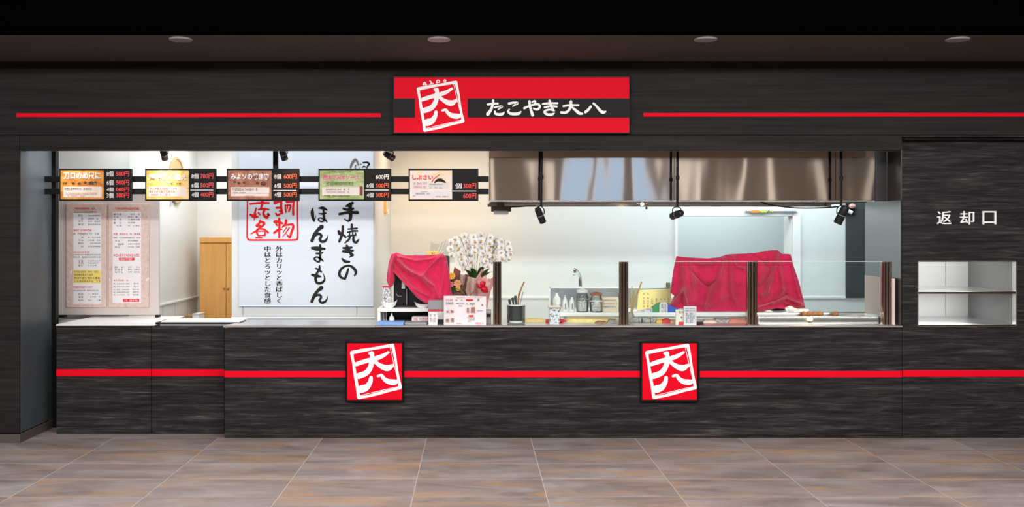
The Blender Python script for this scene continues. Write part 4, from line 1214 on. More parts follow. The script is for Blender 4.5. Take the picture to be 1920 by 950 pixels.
# ================================================================== GLASS GUARD
gg = thing('glass_guard', 'clear glass guard held by four fluted steel posts along the counter', 'glass guard', (WX(1300, 0.03), 0.03, ZT))
zg = WZ(490.5, 0.03)
for a, b in ((924.5, 940), (1160.5, 1178), (1401, 1419.5), (1653.5, 1671)):
    xa, xb_ = WX(a, 0.03), WX(b, 0.03)
    w = (xb_ - xa) / 3
    ps = []
    for k in range(3):
        for q in range(6):
            an = PI - PI * q / 5
            ps.append((xa + w * (k + 0.5) + w * 0.5 * math.cos(an), 0.022 - w * 0.55 * math.sin(an)))
    ps += [(xb_, 0.06), (xa, 0.06)]
    po = obj('post', MB().prism_z(ps[::-1], ZT, zg - 0.002, True), M['steel_post'], gg, sharp=50)
    obj('cap', MB().box(xa - 0.001, xb_ + 0.001, 0.0, 0.061, zg - 0.002, zg + 0.003, 0.001), M['steel'], po)
    obj('base_plate', MB().box(xa - 0.008, xb_ + 0.008, -0.008, 0.07, ZT, ZT + 0.006, 0.002), M['steel'], po)
for a, b in ((940.5, 1160), (1178.5, 1400.5), (1420, 1653)):
    pn = obj('pane', MB().box(WX(a, 0.03), WX(b, 0.03), 0.034, 0.042, ZT + 0.012, zg), M['glass'], gg)
    obj('glass_rim', MB().box(WX(a, 0.03), WX(b, 0.03), 0.0335, 0.0425, zg, zg + 0.0035), M['glass_edge'], pn)

# ================================================================== LEFT END OF THE COUNTER: REGISTER UNDER A CLOTH
YK = 0.30
zr = WZ(578, YK)
rk = thing('register_shelf', 'low white shelf on the counter carrying the black register', 'shelf', (WX(768, YK), YK + 0.2, ZT))
obj('shelf_board', MB().box(WX(707.5, YK), WX(838, YK), YK, YK + 0.42, zr - 0.028, zr, 0.003), M['white_plastic'], rk)
for a, b in ((708, 713), (830, 836)):
    obj('leg', MB().box(WX(a, YK), WX(b, YK), YK + 0.005, YK + 0.41, ZT, zr - 0.028, 0.002), M['white_plastic'], rk)
obj('back_panel', MB().box(WX(713, YK), WX(830, YK), YK + 0.38, YK + 0.41, ZT, zr - 0.028), M['soft_black'], rk)
for a in (719, 723):
    obj('rod', MB().tube([(WX(a, YK), YK + 0.05, ZT), (WX(a, YK), YK + 0.05, zr - 0.028)], 0.004, 8), M['steel'], rk)
yt = 0.47
rg = thing('cash_register', 'black cash register partly hidden by the knotted red cloth', 'cash register', (WX(775, yt), yt + 0.12, zr))
obj('tower', MB().pbox(738, 764, 492, 577, yt, 0.22, 0.01, 2), M['soft_black'], rg)
obj('body', MB().box(WX(764, yt), WX(842, yt), yt + 0.02, yt + 0.22, zr + 0.01, WZ(480, yt), 0.008, 2), M['soft_black'], rg)
obj('base', MB().box(WX(736, yt), WX(842, yt), yt - 0.03, yt + 0.22, zr, zr + 0.018, 0.004), M['soft_black'], rg)
fr = MB().pbox(761.5, 763.2, 541, 574, yt - 0.004, 0.006).pbox(761.5, 776, 572.6, 574.2, yt - 0.004, 0.006)
obj('drawer_edge', fr, M['grey'], rg)
obj('label_plate', MB().pbox(753, 759.5, 529, 541, yt - 0.003, 0.004, 0.001), M['white_plastic'], rg)
obj('handle', MB().tube(catmull([P(743, 551, yt - 0.001), P(747, 555, yt - 0.016), P(753, 555, yt - 0.001)], 6), 0.004, 8), M['grey'], rg)
yg = thing('yellow_tag', 'small yellow tag lying on top of the cloth-covered register', 'tag', (WX(811, 0.6), 0.6, WZ(480, 0.6)))
obj('card', MB().pbox(800, 822, 470.5, 478.5, 0.60, 0.05, 0.002), M['paper_yellow'], yg)
obj('print', marks(MB(), 809, 818, 473, 3.4, 0.599, 4, 1), M['ink'], yg)
obj('grey_tablet', MB().pbox(777, 800, 475.5, 479, 0.56, 0.12, 0.002), M['grey_light'], label='flat grey tablet on the register beside the yellow tag', cat='tablet')


from mathutils import noise as mnoise


def polyl(pts, t):
    """points of a polyline at parameters t by arc length"""
    p = np.array(pts, float)
    s = np.r_[0, np.cumsum(np.hypot(*np.diff(p, axis=0).T))]
    return np.stack([np.interp(t * s[-1], s, p[:, 0]), np.interp(t * s[-1], s, p[:, 1])], -1)


def segdist(X, Yy, pts):
    d = np.full(X.shape, 1e9)
    for (x0, y0), (x1, y1) in zip(pts[:-1], pts[1:]):
        l2 = (x1 - x0) ** 2 + (y1 - y0) ** 2
        t = np.clip(((X - x0) * (x1 - x0) + (Yy - y0) * (y1 - y0)) / l2, 0, 1)
        d = np.minimum(d, np.hypot(X - x0 - t * (x1 - x0), Yy - y0 - t * (y1 - y0)))
    return d


def drape(T, Bm, L, R, nu, nv, ybase, ridges, back_top, back_side, zmin=-9):
    """a sheet of cloth with given outline, folds and depth; the top edge runs back over what it covers"""
    u, v = np.linspace(0, 1, nu), np.linspace(0, 1, nv)
    t, b, l, r = polyl(T, u), polyl(Bm, u), polyl(L, v), polyl(R, v)
    U, V = np.meshgrid(u, v)
    U3, V3 = U[..., None], V[..., None]
    c = (1 - V3) * t[None] + V3 * b[None] + (1 - U3) * l[:, None] + U3 * r[:, None] - ((1 - U3) * (1 - V3) * t[0] + U3 * (1 - V3) * t[-1] + (1 - U3) * V3 * b[0] + U3 * V3 * b[-1])
    Y = ybase(U, V)
    for pts, w, h in ridges:
        dd = segdist(c[..., 0], c[..., 1], pts) / w
        Y = Y - 2.0 * h * (0.72 * np.exp(-np.abs(dd * 1.15) ** 1.2) + 0.32 * np.exp(-(dd / 2.8) ** 2)) * np.clip(np.minimum(V * 8 + 0.25, 1), 0, 1)
    wr = np.zeros_like(Y)
    for j in range(nv):
        for i in range(nu):
            x_, y_ = c[j, i] / 10.0
            wr[j, i] = mnoise.noise(Vector((x_ * 0.75 + y_ * 0.25, y_ * 0.32, 3.1))) * 0.012 + abs(mnoise.noise(Vector((x_ * 1.5 - y_ * 0.5, y_ * 0.7 + x_ * 0.3, 8.7)))) * 0.009 + mnoise.noise(Vector((x_ * 3.4, y_ * 2.1, 1.3))) * 0.003
    Y = Y + wr * np.clip(V * 6, 0.15, 1)
    grid = [[P(c[j, i, 0], c[j, i, 1], Y[j, i]) for i in range(nu)] for j in range(nv)]
    for row in grid:
        for p in row:
            p.z = max(p.z, zmin)
    # sides turn back
    if back_side > 0:
        for j in range(nv):
            row = grid[j]
            a, z = row[0], row[-1]
            row[:0] = [Vector((a.x + 0.012, a.y + back_side, a.z)), Vector((a.x - 0.004, a.y + back_side * 0.35, a.z))]
            row += [Vector((z.x + 0.004, z.y + back_side * 0.35, z.z)), Vector((z.x - 0.012, z.y + back_side, z.z))]
    if back_top > 0:
        top = grid[0]
        xm = sum(p.x for p in top) / len(top)
        bk = lambda p, q: p.x + (xm - p.x) * 0.16 * q
        grid[:0] = [[Vector((bk(p, 1), p.y + back_top, p.z - 0.03)) for p in top], [Vector((bk(p, 0.5), p.y + back_top * 0.5, p.z - 0.008)) for p in top], [Vector((bk(p, 0.1), p.y + 0.03, p.z + 0.001)) for p in top]]
    return MB().grid(grid)


def S(pts, ox, oy, sc):
    return [(ox + a / sc, oy + b / sc) for a, b in pts]


q = lambda pts: S(pts, 700, 460, 6.13)
c2 = drape(q([(215, 105), (262, 82), (350, 114), (560, 117), (700, 108), (795, 96)]), q([(238, 312), (300, 382), (400, 484), (500, 600), (598, 666), (640, 668), (720, 650), (905, 582)]),
           q([(215, 105), (200, 160), (205, 240), (238, 312)]), q([(795, 96), (835, 140), (868, 300), (888, 500), (905, 582)]), 130, 100,
           lambda U, V: 0.425 - 0.05 * V - 0.05 * np.sin(PI * U) * V,
           [(q([(280, 170), (400, 285), (560, 365), (690, 465), (760, 610)]), 3.4, 0.035), (q([(240, 230), (330, 350), (450, 490), (620, 580)]), 3.2, 0.028), (q([(790, 105), (640, 250), (570, 345)]), 3.0, 0.022),
            (q([(240, 300), (350, 420), (520, 590), (600, 655)]), 2.6, 0.03), (q([(300, 130), (480, 175), (640, 160), (780, 105)]), 3.2, 0.022), (q([(800, 130), (810, 350), (770, 600)]), 4.0, 0.018), (q([(830, 200), (862, 420), (860, 590)]), 3.0, 0.02),
            (q([(570, 345), (650, 470), (700, 560), (690, 640)]), 2.6, 0.024), (q([(290, 130), (330, 230), (430, 300), (470, 330)]), 2.2, 0.02)], 0.2, 0.05)
c2o = thing('draped_cloth', 'red cloth knotted over the black cash register at the left counter end', 'cloth', (WX(785, 0.42), 0.45, zr))
obj('cover', c2, M['cloth'], c2o, sharp=180)
kn = drape(q([(212, 100), (250, 95), (292, 150)]), q([(178, 462), (200, 472), (216, 470)]), q([(212, 100), (182, 190), (165, 300), (153, 400), (178, 462)]), q([(292, 150), (240, 190), (215, 250), (240, 330), (240, 400), (216, 470)]), 16, 30,
           lambda U, V: 0.36 - 0.015 * np.sin(PI * U), [(q([(240, 130), (200, 230), (190, 420)]), 1.6, 0.018), (q([(225, 240), (228, 340), (215, 460)]), 1.4, 0.014)], 0.0, 0.03)
obj('knotted_end', kn, M['cloth'], c2o, sharp=180)


def boat(px0, px1, y0, y1, Y, label, tilt):
    """a boat-shaped paper tray"""
    x0, x1, zb, zt = WX(px0, Y), WX(px1, Y), WZ(y1, Y), WZ(y0, Y)
    g = []
    n = 14
    for i in range(n + 1):
        u = i / n
        x = x0 + (x1 - x0) * u
        w = 0.05 * math.sin(PI * min(max(u, 0.02), 0.98)) ** 0.5
        rise = (abs(u - 0.5) * 2) ** 2.5
        zt_ = zb + (zt - zb) * (0.55 + 0.45 * rise * (1 if (u < 0.5) == (tilt < 0) else 0.5))
        zz = zb + (zt - zb) * 0.35 * rise
        xi = x + (0.5 - u) * 0.03
        g.append([(x, Y + 0.06 - w, zt_), (xi, Y + 0.06 - w * 0.75, zz), (xi, Y + 0.06 + w * 0.75, zz), (x, Y + 0.06 + w, zt_)])
    return obj('boat_tray', MB().grid(g, smooth=False), M['white_plastic'], label=label, cat='tray', group='boat-shaped trays by the register')


boat(713, 744, 562, 578, 0.31, 'white boat-shaped tray in front of the floral pack', 1)
boat(776, 808, 566, 578, 0.31, 'white boat-shaped tray under the hem of the register cloth', -1)
pk = thing('floral_pack', 'upright pack with grey script print left of the cash register', 'pack', (WX(726, 0.43), 0.45, zr))
obj('box_body', MB().pbox(717.5, 733, 538, 577, 0.43, 0.04, 0.002), M['scroll_grey'], pk)
obj('top_band', MB().pbox(717.3, 733.2, 536.5, 539, 0.429, 0.042, 0.001), M['ink_red'], pk)
obj('white_bottle', MB().lathe([(0.02, 0), (0.022, 0.004), (0.022, 0.035), (0.008, 0.05), (0.006, 0.068), (0.003, 0.072)], WX(734.5, 0.36), 0.36, 16, ZT), M['white_plastic'], label='small white squeeze bottle in the gap under the register shelf', cat='bottle')
pp = thing('paper_pack', 'bundle of red and white printed paper under the register shelf', 'paper', (WX(788, 0.36), 0.36, ZT))
obj('bundle', MB().box(WX(772, 0.33), WX(804, 0.33), 0.33, 0.5, ZT, WZ(594, 0.33), 0.004, 2), M['sheet'], pp)
obj('red_print', marks(MB(), 776, 803, 595.5, 5, 0.3285, 3.4, 0.8), M['ink_red'], pp)
obj('folder', MB().box(WX(707, 0.05), WX(757, 0.05), 0.03, 0.20, ZT, ZT + 0.022, 0.004, 2), M['blue_light'], label='blue folder lying flat on the counter below the register', cat='folder')
obj('folder', MB().box(WX(758, 0.05), WX(800, 0.05), 0.06, 0.24, ZT, ZT + 0.016, 0.004, 2), M['grey'], label='grey folder lying between the blue folder and the card reader', cat='folder')
cr = thing('card_reader', 'grey payment box with a red line beside the menu leaflet', 'card reader', (WX(818, 0.16), 0.2, ZT))
obj('top_part', MB().pbox(803, 832, 563, 580, 0.14, 0.10, 0.003), M['grey'], cr)
obj('red_line', MB().pbox(803, 832, 579.8, 583.5, 0.139, 0.10, 0.001), plain('line_red', (0.55, 0.03, 0.05), 0.5), cr)
obj('lower_part', MB().pbox(803, 832, 583.4, 599, 0.14, 0.10, 0.003), M['grey_light'], cr)
obj('base', MB().box(WX(804, 0.14), WX(832, 0.14), 0.14, 0.24, ZT, WZ(599, 0.14), 0.002), M['soft_black'], cr)
ic = thing('info_card', 'small white standing card with four dark symbols before the payment box', 'card', (WX(812, 0.06), 0.06, ZT))
obj('card', MB().box(WX(803.5, 0.05), WX(820.5, 0.05), 0.05, 0.056, ZT, WZ(585, 0.05), 0.001), M['sheet'], ic)
m = MB()
for a, b, y, h in ((806, 809.5, 589, 3.4), (813.5, 818, 589, 3.4)):
    marks(m, a, b, y, h, 0.049, 3.4, 1)
for a, b in ((806, 811), (812.5, 818.5)):
    for y in (595, 598, 601):
        marks(m, a, b, y, 2.4, 0.049, 2.8, 0.9)
obj('print', m, M['ink_grey'], ic)
ml = thing('menu_leaflet', 'wide white folded menu leaflet with red print standing on the counter', 'leaflet', (WX(872, 0.08), 0.08, ZT))
yl = 0.07
lx = [(832, 554.5, 0.10), (853, 554, 0.07), (874, 554.3, 0.085), (911.5, 555.5, 0.07)]
for k in range(3):
    (a, ya_, Ya), (b, yb_, Yb_) = lx[k], lx[k + 1]
    x0, x1, z0, z1 = WX(a, Ya), WX(b, Yb_), WZ(ya_, Ya), WZ(yb_, Yb_)
    obj('page', MB().add([(x0, Ya, ZT), (x1, Yb_, ZT), (x1, Yb_, z1), (x0, Ya, z0), (x0, Ya + 0.003, ZT), (x1, Yb_ + 0.003, ZT), (x1, Yb_ + 0.003, z1), (x0, Ya + 0.003, z0)],
                         [(0, 1, 2, 3), (5, 4, 7, 6), (3, 2, 6, 7), (0, 4, 5, 1), (0, 3, 7, 4), (1, 5, 6, 2)]), M['sheet'], ml)
yp = 0.066
mr, mg, mb_ = MB(), MB(), MB()
for a, b, y, h, p, f in ((836, 850, 560, 3, 2.6, 0.95), (855, 872, 557, 1.4, 2, 0.9), (876, 905, 557, 1.2, 2.2, 0.7), (892, 907, 604, 3, 2.4, 0.95), (856, 868, 605, 2, 2.2, 0.95), (836, 850, 580, 2.2, 4, 0.6), (895, 908, 570, 3, 4, 0.7)):
    marks(mr, a, b, y, h, yp, p, f)
for a, b, y in ((873.5, 887, 560.4), (879, 888, 590.3)):
    mr.pbox(a, b, y, y + 2.8, yp, 0.0008, 0.0003)
for a, b, y, h, p, f in ((836, 851, 566, 4, 3.6, 0.95), (854.5, 872, 561, 2.4, 3.4, 0.85), (854.5, 872, 567, 2.8, 3.2, 0.95), (860, 868, 572, 2, 3.4, 0.8), (874, 891, 567.5, 3.6, 3.4, 0.9), (895, 907, 559, 5, 5, 0.6), (895, 906, 581, 2, 2.6, 0.8), (876, 890, 594, 2.4, 3, 0.9), (876, 890, 597.6, 2.4, 3, 0.9), (877, 884, 601, 3, 3, 0.9)):
    marks(mg, a, b, y, h, yp, p, f)
for a, b, y0_, y1_ in ((837, 841, 582.5, 585.5), (845, 850.5, 582, 585.5), (836, 841.5, 597, 603.5), (846, 851, 596, 603.5), (875.5, 879, 577, 585.5), (883, 890.5, 575.5, 585.5)):
    mb_.pbox(a, b, y0_, y1_, yp, 0.0008)
obj('red_print', mr, M['ink_red'], ml)
obj('grey_print', mg, M['ink_grey'], ml)
obj('picture_print', mb_, plain('brown_print', (0.33, 0.14, 0.10), 0.6), ml)
sd = thing('grey_device', 'slim grey device between the menu leaflet and first post', 'device', (WX(915, 0.12), 0.12, ZT))
obj('body', MB().box(WX(911.5, 0.12), WX(921, 0.12), 0.12, 0.16, ZT, WZ(580, 0.12), 0.003), M['grey'], sd)
obj('screen', MB().pbox(912.5, 920, 581.5, 586, 0.1185, 0.002), M['grey_light'], sd)
obj('keypad', MB().pbox(912.5, 920, 588, 594, 0.1185, 0.002), M['soft_black'], sd)

# ================================================================== ORCHIDS AND BOUQUET
YO = 0.68
oc = thing('potted_orchid', 'white moth orchid in pink wrapping with a red bow behind the leaflet', 'plant', (WX(893, YO), YO, ZT))
xo = WX(893, YO)
wr_ = MB()
n = 40
prof = [(0.072, 0.0), (0.085, 0.05), (0.10, 0.13), (0.125, 0.24), (0.175, 0.36)]
g = []
for r, z in prof:
    row = []
    for k in range(n + 1):
        a = 2 * PI * k / n
        f = 1 + 0.10 * math.sin(7 * a) * (z / 0.36) + 0.06 * math.sin(13 * a + 1)
        row.append((xo + r * f * math.cos(a), YO + r * f * math.sin(a) * 0.8, ZT + z + (0.06 * math.sin(4 * a + 0.6) + 0.03 * math.sin(9 * a)) * (z / 0.36) ** 2))
    g.append(row)
obj('pink_wrap', wr_.grid(g), M['wrap'], oc, sharp=180)
g = []
for i in range(9):
    u = i / 8
    row = []
    for j in range(9):
        v = j / 8
        px = 860 + 20 * v + (12 * u * (1 - v) - 2)
        py = 512 + 46 * v + 10 * u
        row.append(P(px + 24 * u * (1 - 0.35 * v), py, YO - 0.16 - 0.03 * math.sin(9 * u + 3 * v)))
    g.append(row)
obj('beige_wrap', MB().grid(g, flip=True), M['wrap_beige'], oc, sharp=180)
bw = MB()
cbx, cby = 900.0, 537.0
for s, (ax, ay) in enumerate(((-13, 9), (8, -6), (-6, -3), (12, 7))):
    g = []
    for i in range(9):
        u = i / 8
        w = math.sin(PI * u) * 5.5 + 1
        row = []
        for j in range(5):
            vv = (j - 2) / 2
            row.append(P(cbx + ax * u * 1.3 - vv * w * ay / 12, cby + ay * u * 1.5 + vv * w * 0.8, YO - 0.20 - 0.03 * math.sin(PI * u) * (1 - vv * vv)))
        g.append(row)
    bw.grid(g)
bw.ball(P(cbx, cby, YO - 0.215), 0.018, 10, 8)
obj('bow', bw, M['ribbon'], oc, sharp=180)
obj('pot', MB().lathe([(0.06, 0.0), (0.065, 0.02), (0.085, 0.2), (0.09, 0.22), (0.08, 0.22), (0.0, 0.2)], xo, YO, 24, ZT + 0.002), M['white_plastic'], oc)


def leaf_mesh(mb, a, b, w, droop, curl=0.25, n=8):
    a, b = Vector(a), Vector(b)
    d = (b - a)
    side = d.cross(Vector((0, 0, 1)))
    side = side.normalized() if side.length > 1e-5 else Vector((1, 0, 0))
    g = []
    for i in range(n + 1):
        u = i / n
        c = a + d * u + Vector((0, 0, droop * (4 * u * (1 - u))))
        ww = w * math.sin(PI * min(0.97, u * 0.9 + 0.08)) ** 0.7
        g.append([c - side * ww + Vector((0, 0, curl * ww)), c, c + side * ww + Vector((0, 0, curl * ww))])
    return mb.grid(g)


for k, (a, b) in enumerate((((890, 522), (872, 506)), ((893, 522), (884, 503)), ((896, 522), (905, 500)), ((898, 523), (918, 504)), ((895, 524), (926, 509)), ((890, 525), (866, 516)))):
    yo = YO - 0.10 - 0.02 * (k % 2)
    obj('leaf', leaf_mesh(MB(), P(a[0], a[1] + 12, yo + 0.05), P(b[0], b[1], yo - 0.05), 0.028, 0.03), M['leaf'], oc, sharp=180)
# one flower and its lip, then copies
fl_ = MB()
for an, ln_, w in ((0, 0.036, 0.025), (180, 0.036, 0.025), (90, 0.034, 0.017), (218, 0.034, 0.016), (322, 0.034, 0.016)):
    a = math.radians(an)
    g = []
    for i in range(6):
        u = i / 5
        ww = w * math.sin(PI * (0.12 + 0.80 * u)) ** 0.6
        if i == 5:
            ww *= 0.55
        row = []
        for s in (-1, 0, 1):
            x = math.cos(a) * ln_ * u - math.sin(a) * ww * s
            z = math.sin(a) * ln_ * u + math.cos(a) * ww * s
            row.append((x, -0.012 * math.sin(PI * u * 0.9) + (0.004 if an in (90, 218, 322) else 0.0) + 0.005 * abs(s), z))
        g.append(row)
    fl_.grid(g)
lipm = MB().ball((0, -0.010, -0.004), 0.009, 8, 6, (0.8, 1.0, 1.1)).ball((0.006, -0.011, -0.010), 0.005, 6, 4).ball((-0.006, -0.011, -0.010), 0.005, 6, 4)
cf = lambda p: (830 + p[0] / 6.55, 425 + p[1] / 6.55)
sprays = [[(105, 188), (92, 265), (112, 350)], [(165, 155), (185, 225), (208, 292), (228, 365), (248, 440), (278, 512)], [(268, 112), (288, 182), (305, 252)], [(328, 342), (356, 388), (362, 448), (352, 512)],
          [(380, 120), (396, 182), (394, 246), (388, 308)], [(465, 100), (474, 176), (468, 244), (486, 322)], [(592, 130), (576, 240), (556, 368), (528, 420), (556, 486)], [(630, 175), (618, 240), (628, 335), (596, 400), (500, 430)],
          [(715, 178), (720, 238), (724, 304), (722, 384)], [(804, 205), (820, 275), (828, 336), (806, 398)], [(770, 395), (755, 300)]]
proto = None
for k, sp in enumerate(sprays):
    ysp = YO - 0.08 + 0.035 * (k % 4)
    pts_ = [cf(p) for p in sp]
    ll = sum(math.hypot(a[0] - b[0], a[1] - b[1]) for a, b in zip(pts_[:-1], pts_[1:]))
    pts_ = [tuple(p) for p in polyl(pts_, np.linspace(0, 1, max(2, int(ll / 9.5) + 1)))]
    top = pts_[0]
    base = (893 + (k - 5) * 1.6, 520)
    mid = ((top[0] * 0.75 + base[0] * 0.25), top[1] - 3)
    path = [P(base[0], base[1], YO), P(base[0] * 0.6 + mid[0] * 0.4, base[1] * 0.5 + mid[1] * 0.5, YO + 0.03), P(mid[0], mid[1], ysp + 0.03)] + [P(a, b, ysp + 0.02) for a, b in pts_]
    obj('flower_stem', MB().tube(catmull([tuple(p) for p in path], 4), 0.0028, 6), M['stem'], oc)
    for i, (a, b) in enumerate(pts_):
        L = P(a, b, ysp - 0.012 * (i % 2))
        if proto is None:
            me_o = obj('flower', fl_, M['petal'], oc, sharp=180)
            # meshes are built round their own origin
            for mm, oo in ((fl_, me_o),):
                for v, src in zip(oo.data.vertices, mm.v):
                    v.co = src
            lp = obj('flower_lip', lipm, M['lip'], me_o, sharp=180)
            for v, src in zip(lp.data.vertices, lipm.v):
                v.co = src
            proto = me_o
            f = proto
        else:
            f = copy_tree(proto, oc)
        f.location = L - oc.location
        sc_ = random.uniform(0.92, 1.14)
        f.scale = (sc_, sc_, sc_)
        f.rotation_euler = (random.uniform(-0.35, 0.15), random.uniform(-0.4, 0.4), random.uniform(-0.6, 0.6))
g = []
for i in range(10):
    u = i / 9
    row = []
    for j in range(8):
        v = j / 7
        row.append(P(808 + 44 * u - 4 * v * (1 - u), 446 + 30 * (1 - u) * 0.25 + 6 * abs(math.sin(5 * u)) + 40 * v, YO + 0.12 + 0.03 * math.sin(6 * u + 3 * v)))
    g.append(row)
obj('plastic_film', MB().grid(g, flip=True), M['film'], oc, sharp=180)

bq = thing('flower_bouquet', 'bouquet in dark wrapping squeezed between the red cloth and the orchid', 'flowers', (WX(856, 0.48), 0.48, ZT))
xb2 = WX(857, 0.48)
g = []
for r, z in ((0.03, 0.0), (0.04, 0.1), (0.065, 0.22), (0.085, 0.34)):
    row = []
    for k in range(25):
        a = 2 * PI * k / 24
        f = 1 + 0.12 * math.sin(5 * a) * z * 3
        row.append((xb2 + r * f * math.cos(a), 0.48 + r * f * 0.6 * math.sin(a), ZT + z + 0.05 * math.sin(3 * a + 1.9) * z * 3))
    g.append(row)
obj('dark_wrap', MB().grid(g), M['wrap_brown'], bq, sharp=180)


def blossom(px, py, r, mat, Y=0.40):
    m = MB()
    c = P(px, py, Y)
    for ring, (nn, rr, tt) in enumerate(((7, 1.0, 0.35), (6, 0.7, 0.75), (4, 0.38, 1.1))):
        for k in range(nn):
            a = 2 * PI * k / nn + ring * 0.4
            g = []
            for i in range(5):
                u = i / 4
                row = []
                for s in (-1, 0, 1):
                    w = r * 0.42 * rr * math.sin(PI * (0.15 + 0.7 * u))
                    x = math.cos(a) * r * rr * u - math.sin(a) * w * s
                    z = math.sin(a) * r * rr * u + math.cos(a) * w * s
                    row.append((c.x + x, c.y - r * tt * u * 0.6 - 0.1 * r * abs(s), c.z + z))
                g.append(row)
            m.grid(g)
    return obj('blossom', m, mat, bq, sharp=180)


blossom(847, 517, 0.030, M['yellow'])
blossom(846, 533, 0.024, M['pink'])
blossom(858, 531, 0.032, M['peach'])
blossom(859, 541, 0.020, M['yellow'])
obj('leaf', leaf_mesh(MB(), P(849, 541, 0.40), P(872, 553, 0.38), 0.018, 0.02), M['leaf_lime'], bq, sharp=180)
obj('leaf', leaf_mesh(MB(), P(852, 548, 0.41), P(848, 526, 0.44), 0.016, 0.0), M['leaf'], bq, sharp=180)
obj('wrap_tip', MB().grid([[P(846 + 12 * u + 6 * v, 530 - 30 * v + 8 * u, 0.47 - 0.02 * math.sin(7 * u)) for u in (0, .25, .5, .75, 1)] for v in (0, .25, .5, .75, 1)]), plain('wrap_brick', (0.24, 0.075, 0.05), 0.8, noise=0.3, nscale=40), bq, sharp=180)

# ================================================================== BEHIND THE GLASS
YW = 0.54
zw = WZ(585.5, YW)
be = thing('work_bench', 'raised white work bench behind the glass guard', 'bench', (WX(1280, YW), 0.9, ZT))
bx0, bx1 = WX(1049, YW), WX(1516, YW)
obj('bench_top', MB().box(bx0, bx1, YW, 1.32, zw - 0.034, zw, 0.004, 2), M['white_plastic'], be)
obj('bench_body', MB().box(bx0 + 0.02, bx1 - 0.02, YW + 0.06, 1.30, ZT + 0.001, zw - 0.034), M['wall'], be)
for a in (1051, 1508):
    obj('leg', MB().box(WX(a, YW), WX(a, YW) + 0.035, YW + 0.01, YW + 0.045, ZT, zw - 0.034, 0.003), M['steel'], be)
ys_ = 1.10
bs = thing('steel_splashback', 'grey steel splashback panel with white edge behind the jars', 'panel', (WX(1110, ys_), ys_, zw))
obj('panel', MB().box(WX(1031, ys_), WX(1197, ys_), ys_, ys_ + 0.02, zw + 0.001, WZ(538, ys_), 0.002), steel('stainless_blue', (0.50, 0.56, 0.62), 0.25), bs)
obj('edge', MB().box(WX(1030, ys_), WX(1198, ys_), ys_ - 0.006, ys_ + 0.022, WZ(540, ys_), WZ(538, ys_), 0.001).box(WX(1029.5, ys_), WX(1032, ys_), ys_ - 0.006, ys_ + 0.022, zw + 0.001, WZ(538, ys_), 0.001), M['trim_white'], bs)
obj('joint', MB().pbox(1051.5, 1053, 541, 574, ys_ - 0.003, 0.003), M['grey'], bs)
yf_ = 1.2
fa = thing('faucet', 'curved chrome faucet rising behind the steel splashback', 'faucet', (WX(1088, yf_), yf_, zw))
obj('column', MB().tube([(WX(1088, yf_), yf_, zw), P(1088, 530, yf_), P(1087.5, 522, yf_)], [0.017, 0.017, 0.015], 14), M['chrome'], fa)
obj('spout', MB().tube(catmull([P(1089, 524, yf_), P(1087, 516, yf_ - 0.02), P(1082, 508, yf_ - 0.06), P(1078.5, 504, yf_ - 0.1), P(1077, 505, yf_ - 0.11), P(1078, 511, yf_ - 0.11)], 6), [0.013] * 31, 12), M['chrome'], fa)
obj('lever', MB().tube([P(1080, 514.5, yf_ - 0.09), P(1075, 515, yf_ - 0.13)], 0.005, 8), M['chrome'], fa)


def on_bench(py):
    """depth of a point of the bench top seen at row py"""
    return (EYE - zw) * FPX / (py - CY) - DIST


def lat(name, px, py, prof, mat, parent, scale=1.0, n=20, zb=None, Y=None):
    Y = on_bench(py) if Y is None else Y
    return obj(name, MB().lathe([(r, z) for r, z in prof], WX(px, Y), Y, n, zw if zb is None else zb), mat, parent)


Y1 = 0.80
b1 = thing('sauce_bottle', 'white-capped bottle with a brown base left on the bench', 'bottle', (WX(1042, Y1), Y1, zw), 'bottles on the bench')
b1x = WX(1044, Y1)
obj('bottle_body', MB().lathe([(0.032, 0), (0.034, 0.005), (0.034, 0.045)], b1x, Y1, 18, zw), M['brown_food'], b1)
obj('upper_body', MB().lathe([(0.034, 0.045), (0.036, 0.08), (0.03, 0.11), (0.014, 0.13), (0.012, 0.15), (0.004, 0.155)], b1x, Y1, 18, zw), M['white_plastic'], b1)
Y2 = 0.66
for px, lab, top in ((1059.5, 'slim white bottle with nozzle between the bottle and the other slim one', True), (1072.5, 'slim white bottle next to the tall glass jar', False)):
    x = WX(px, Y2)
    b = thing('squeeze_bottle', lab, 'bottle', (x, Y2, zw), 'bottles on the bench')
    obj('bottle_body', MB().lathe([(0.021, 0), (0.023, 0.004), (0.023, 0.075), (0.019, 0.10), (0.012, 0.108)], x, Y2, 18, zw), M['white_plastic'], b)
    obj('cap', MB().lathe([(0.012, 0.107), (0.012, 0.118), (0.005, 0.124), (0.004, 0.142 if top else 0.126), (0.002, 0.143 if top else 0.127)], x, Y2, 14, zw), M['white_plastic'], b)
    obj('level_strip', MB().box(x - 0.004, x + 0.006, Y2 - 0.0245, Y2 - 0.022, zw + 0.018, zw + 0.07, 0.0005), plain('sauce_strip', (0.30, 0.20, 0.12), 0.5), b)


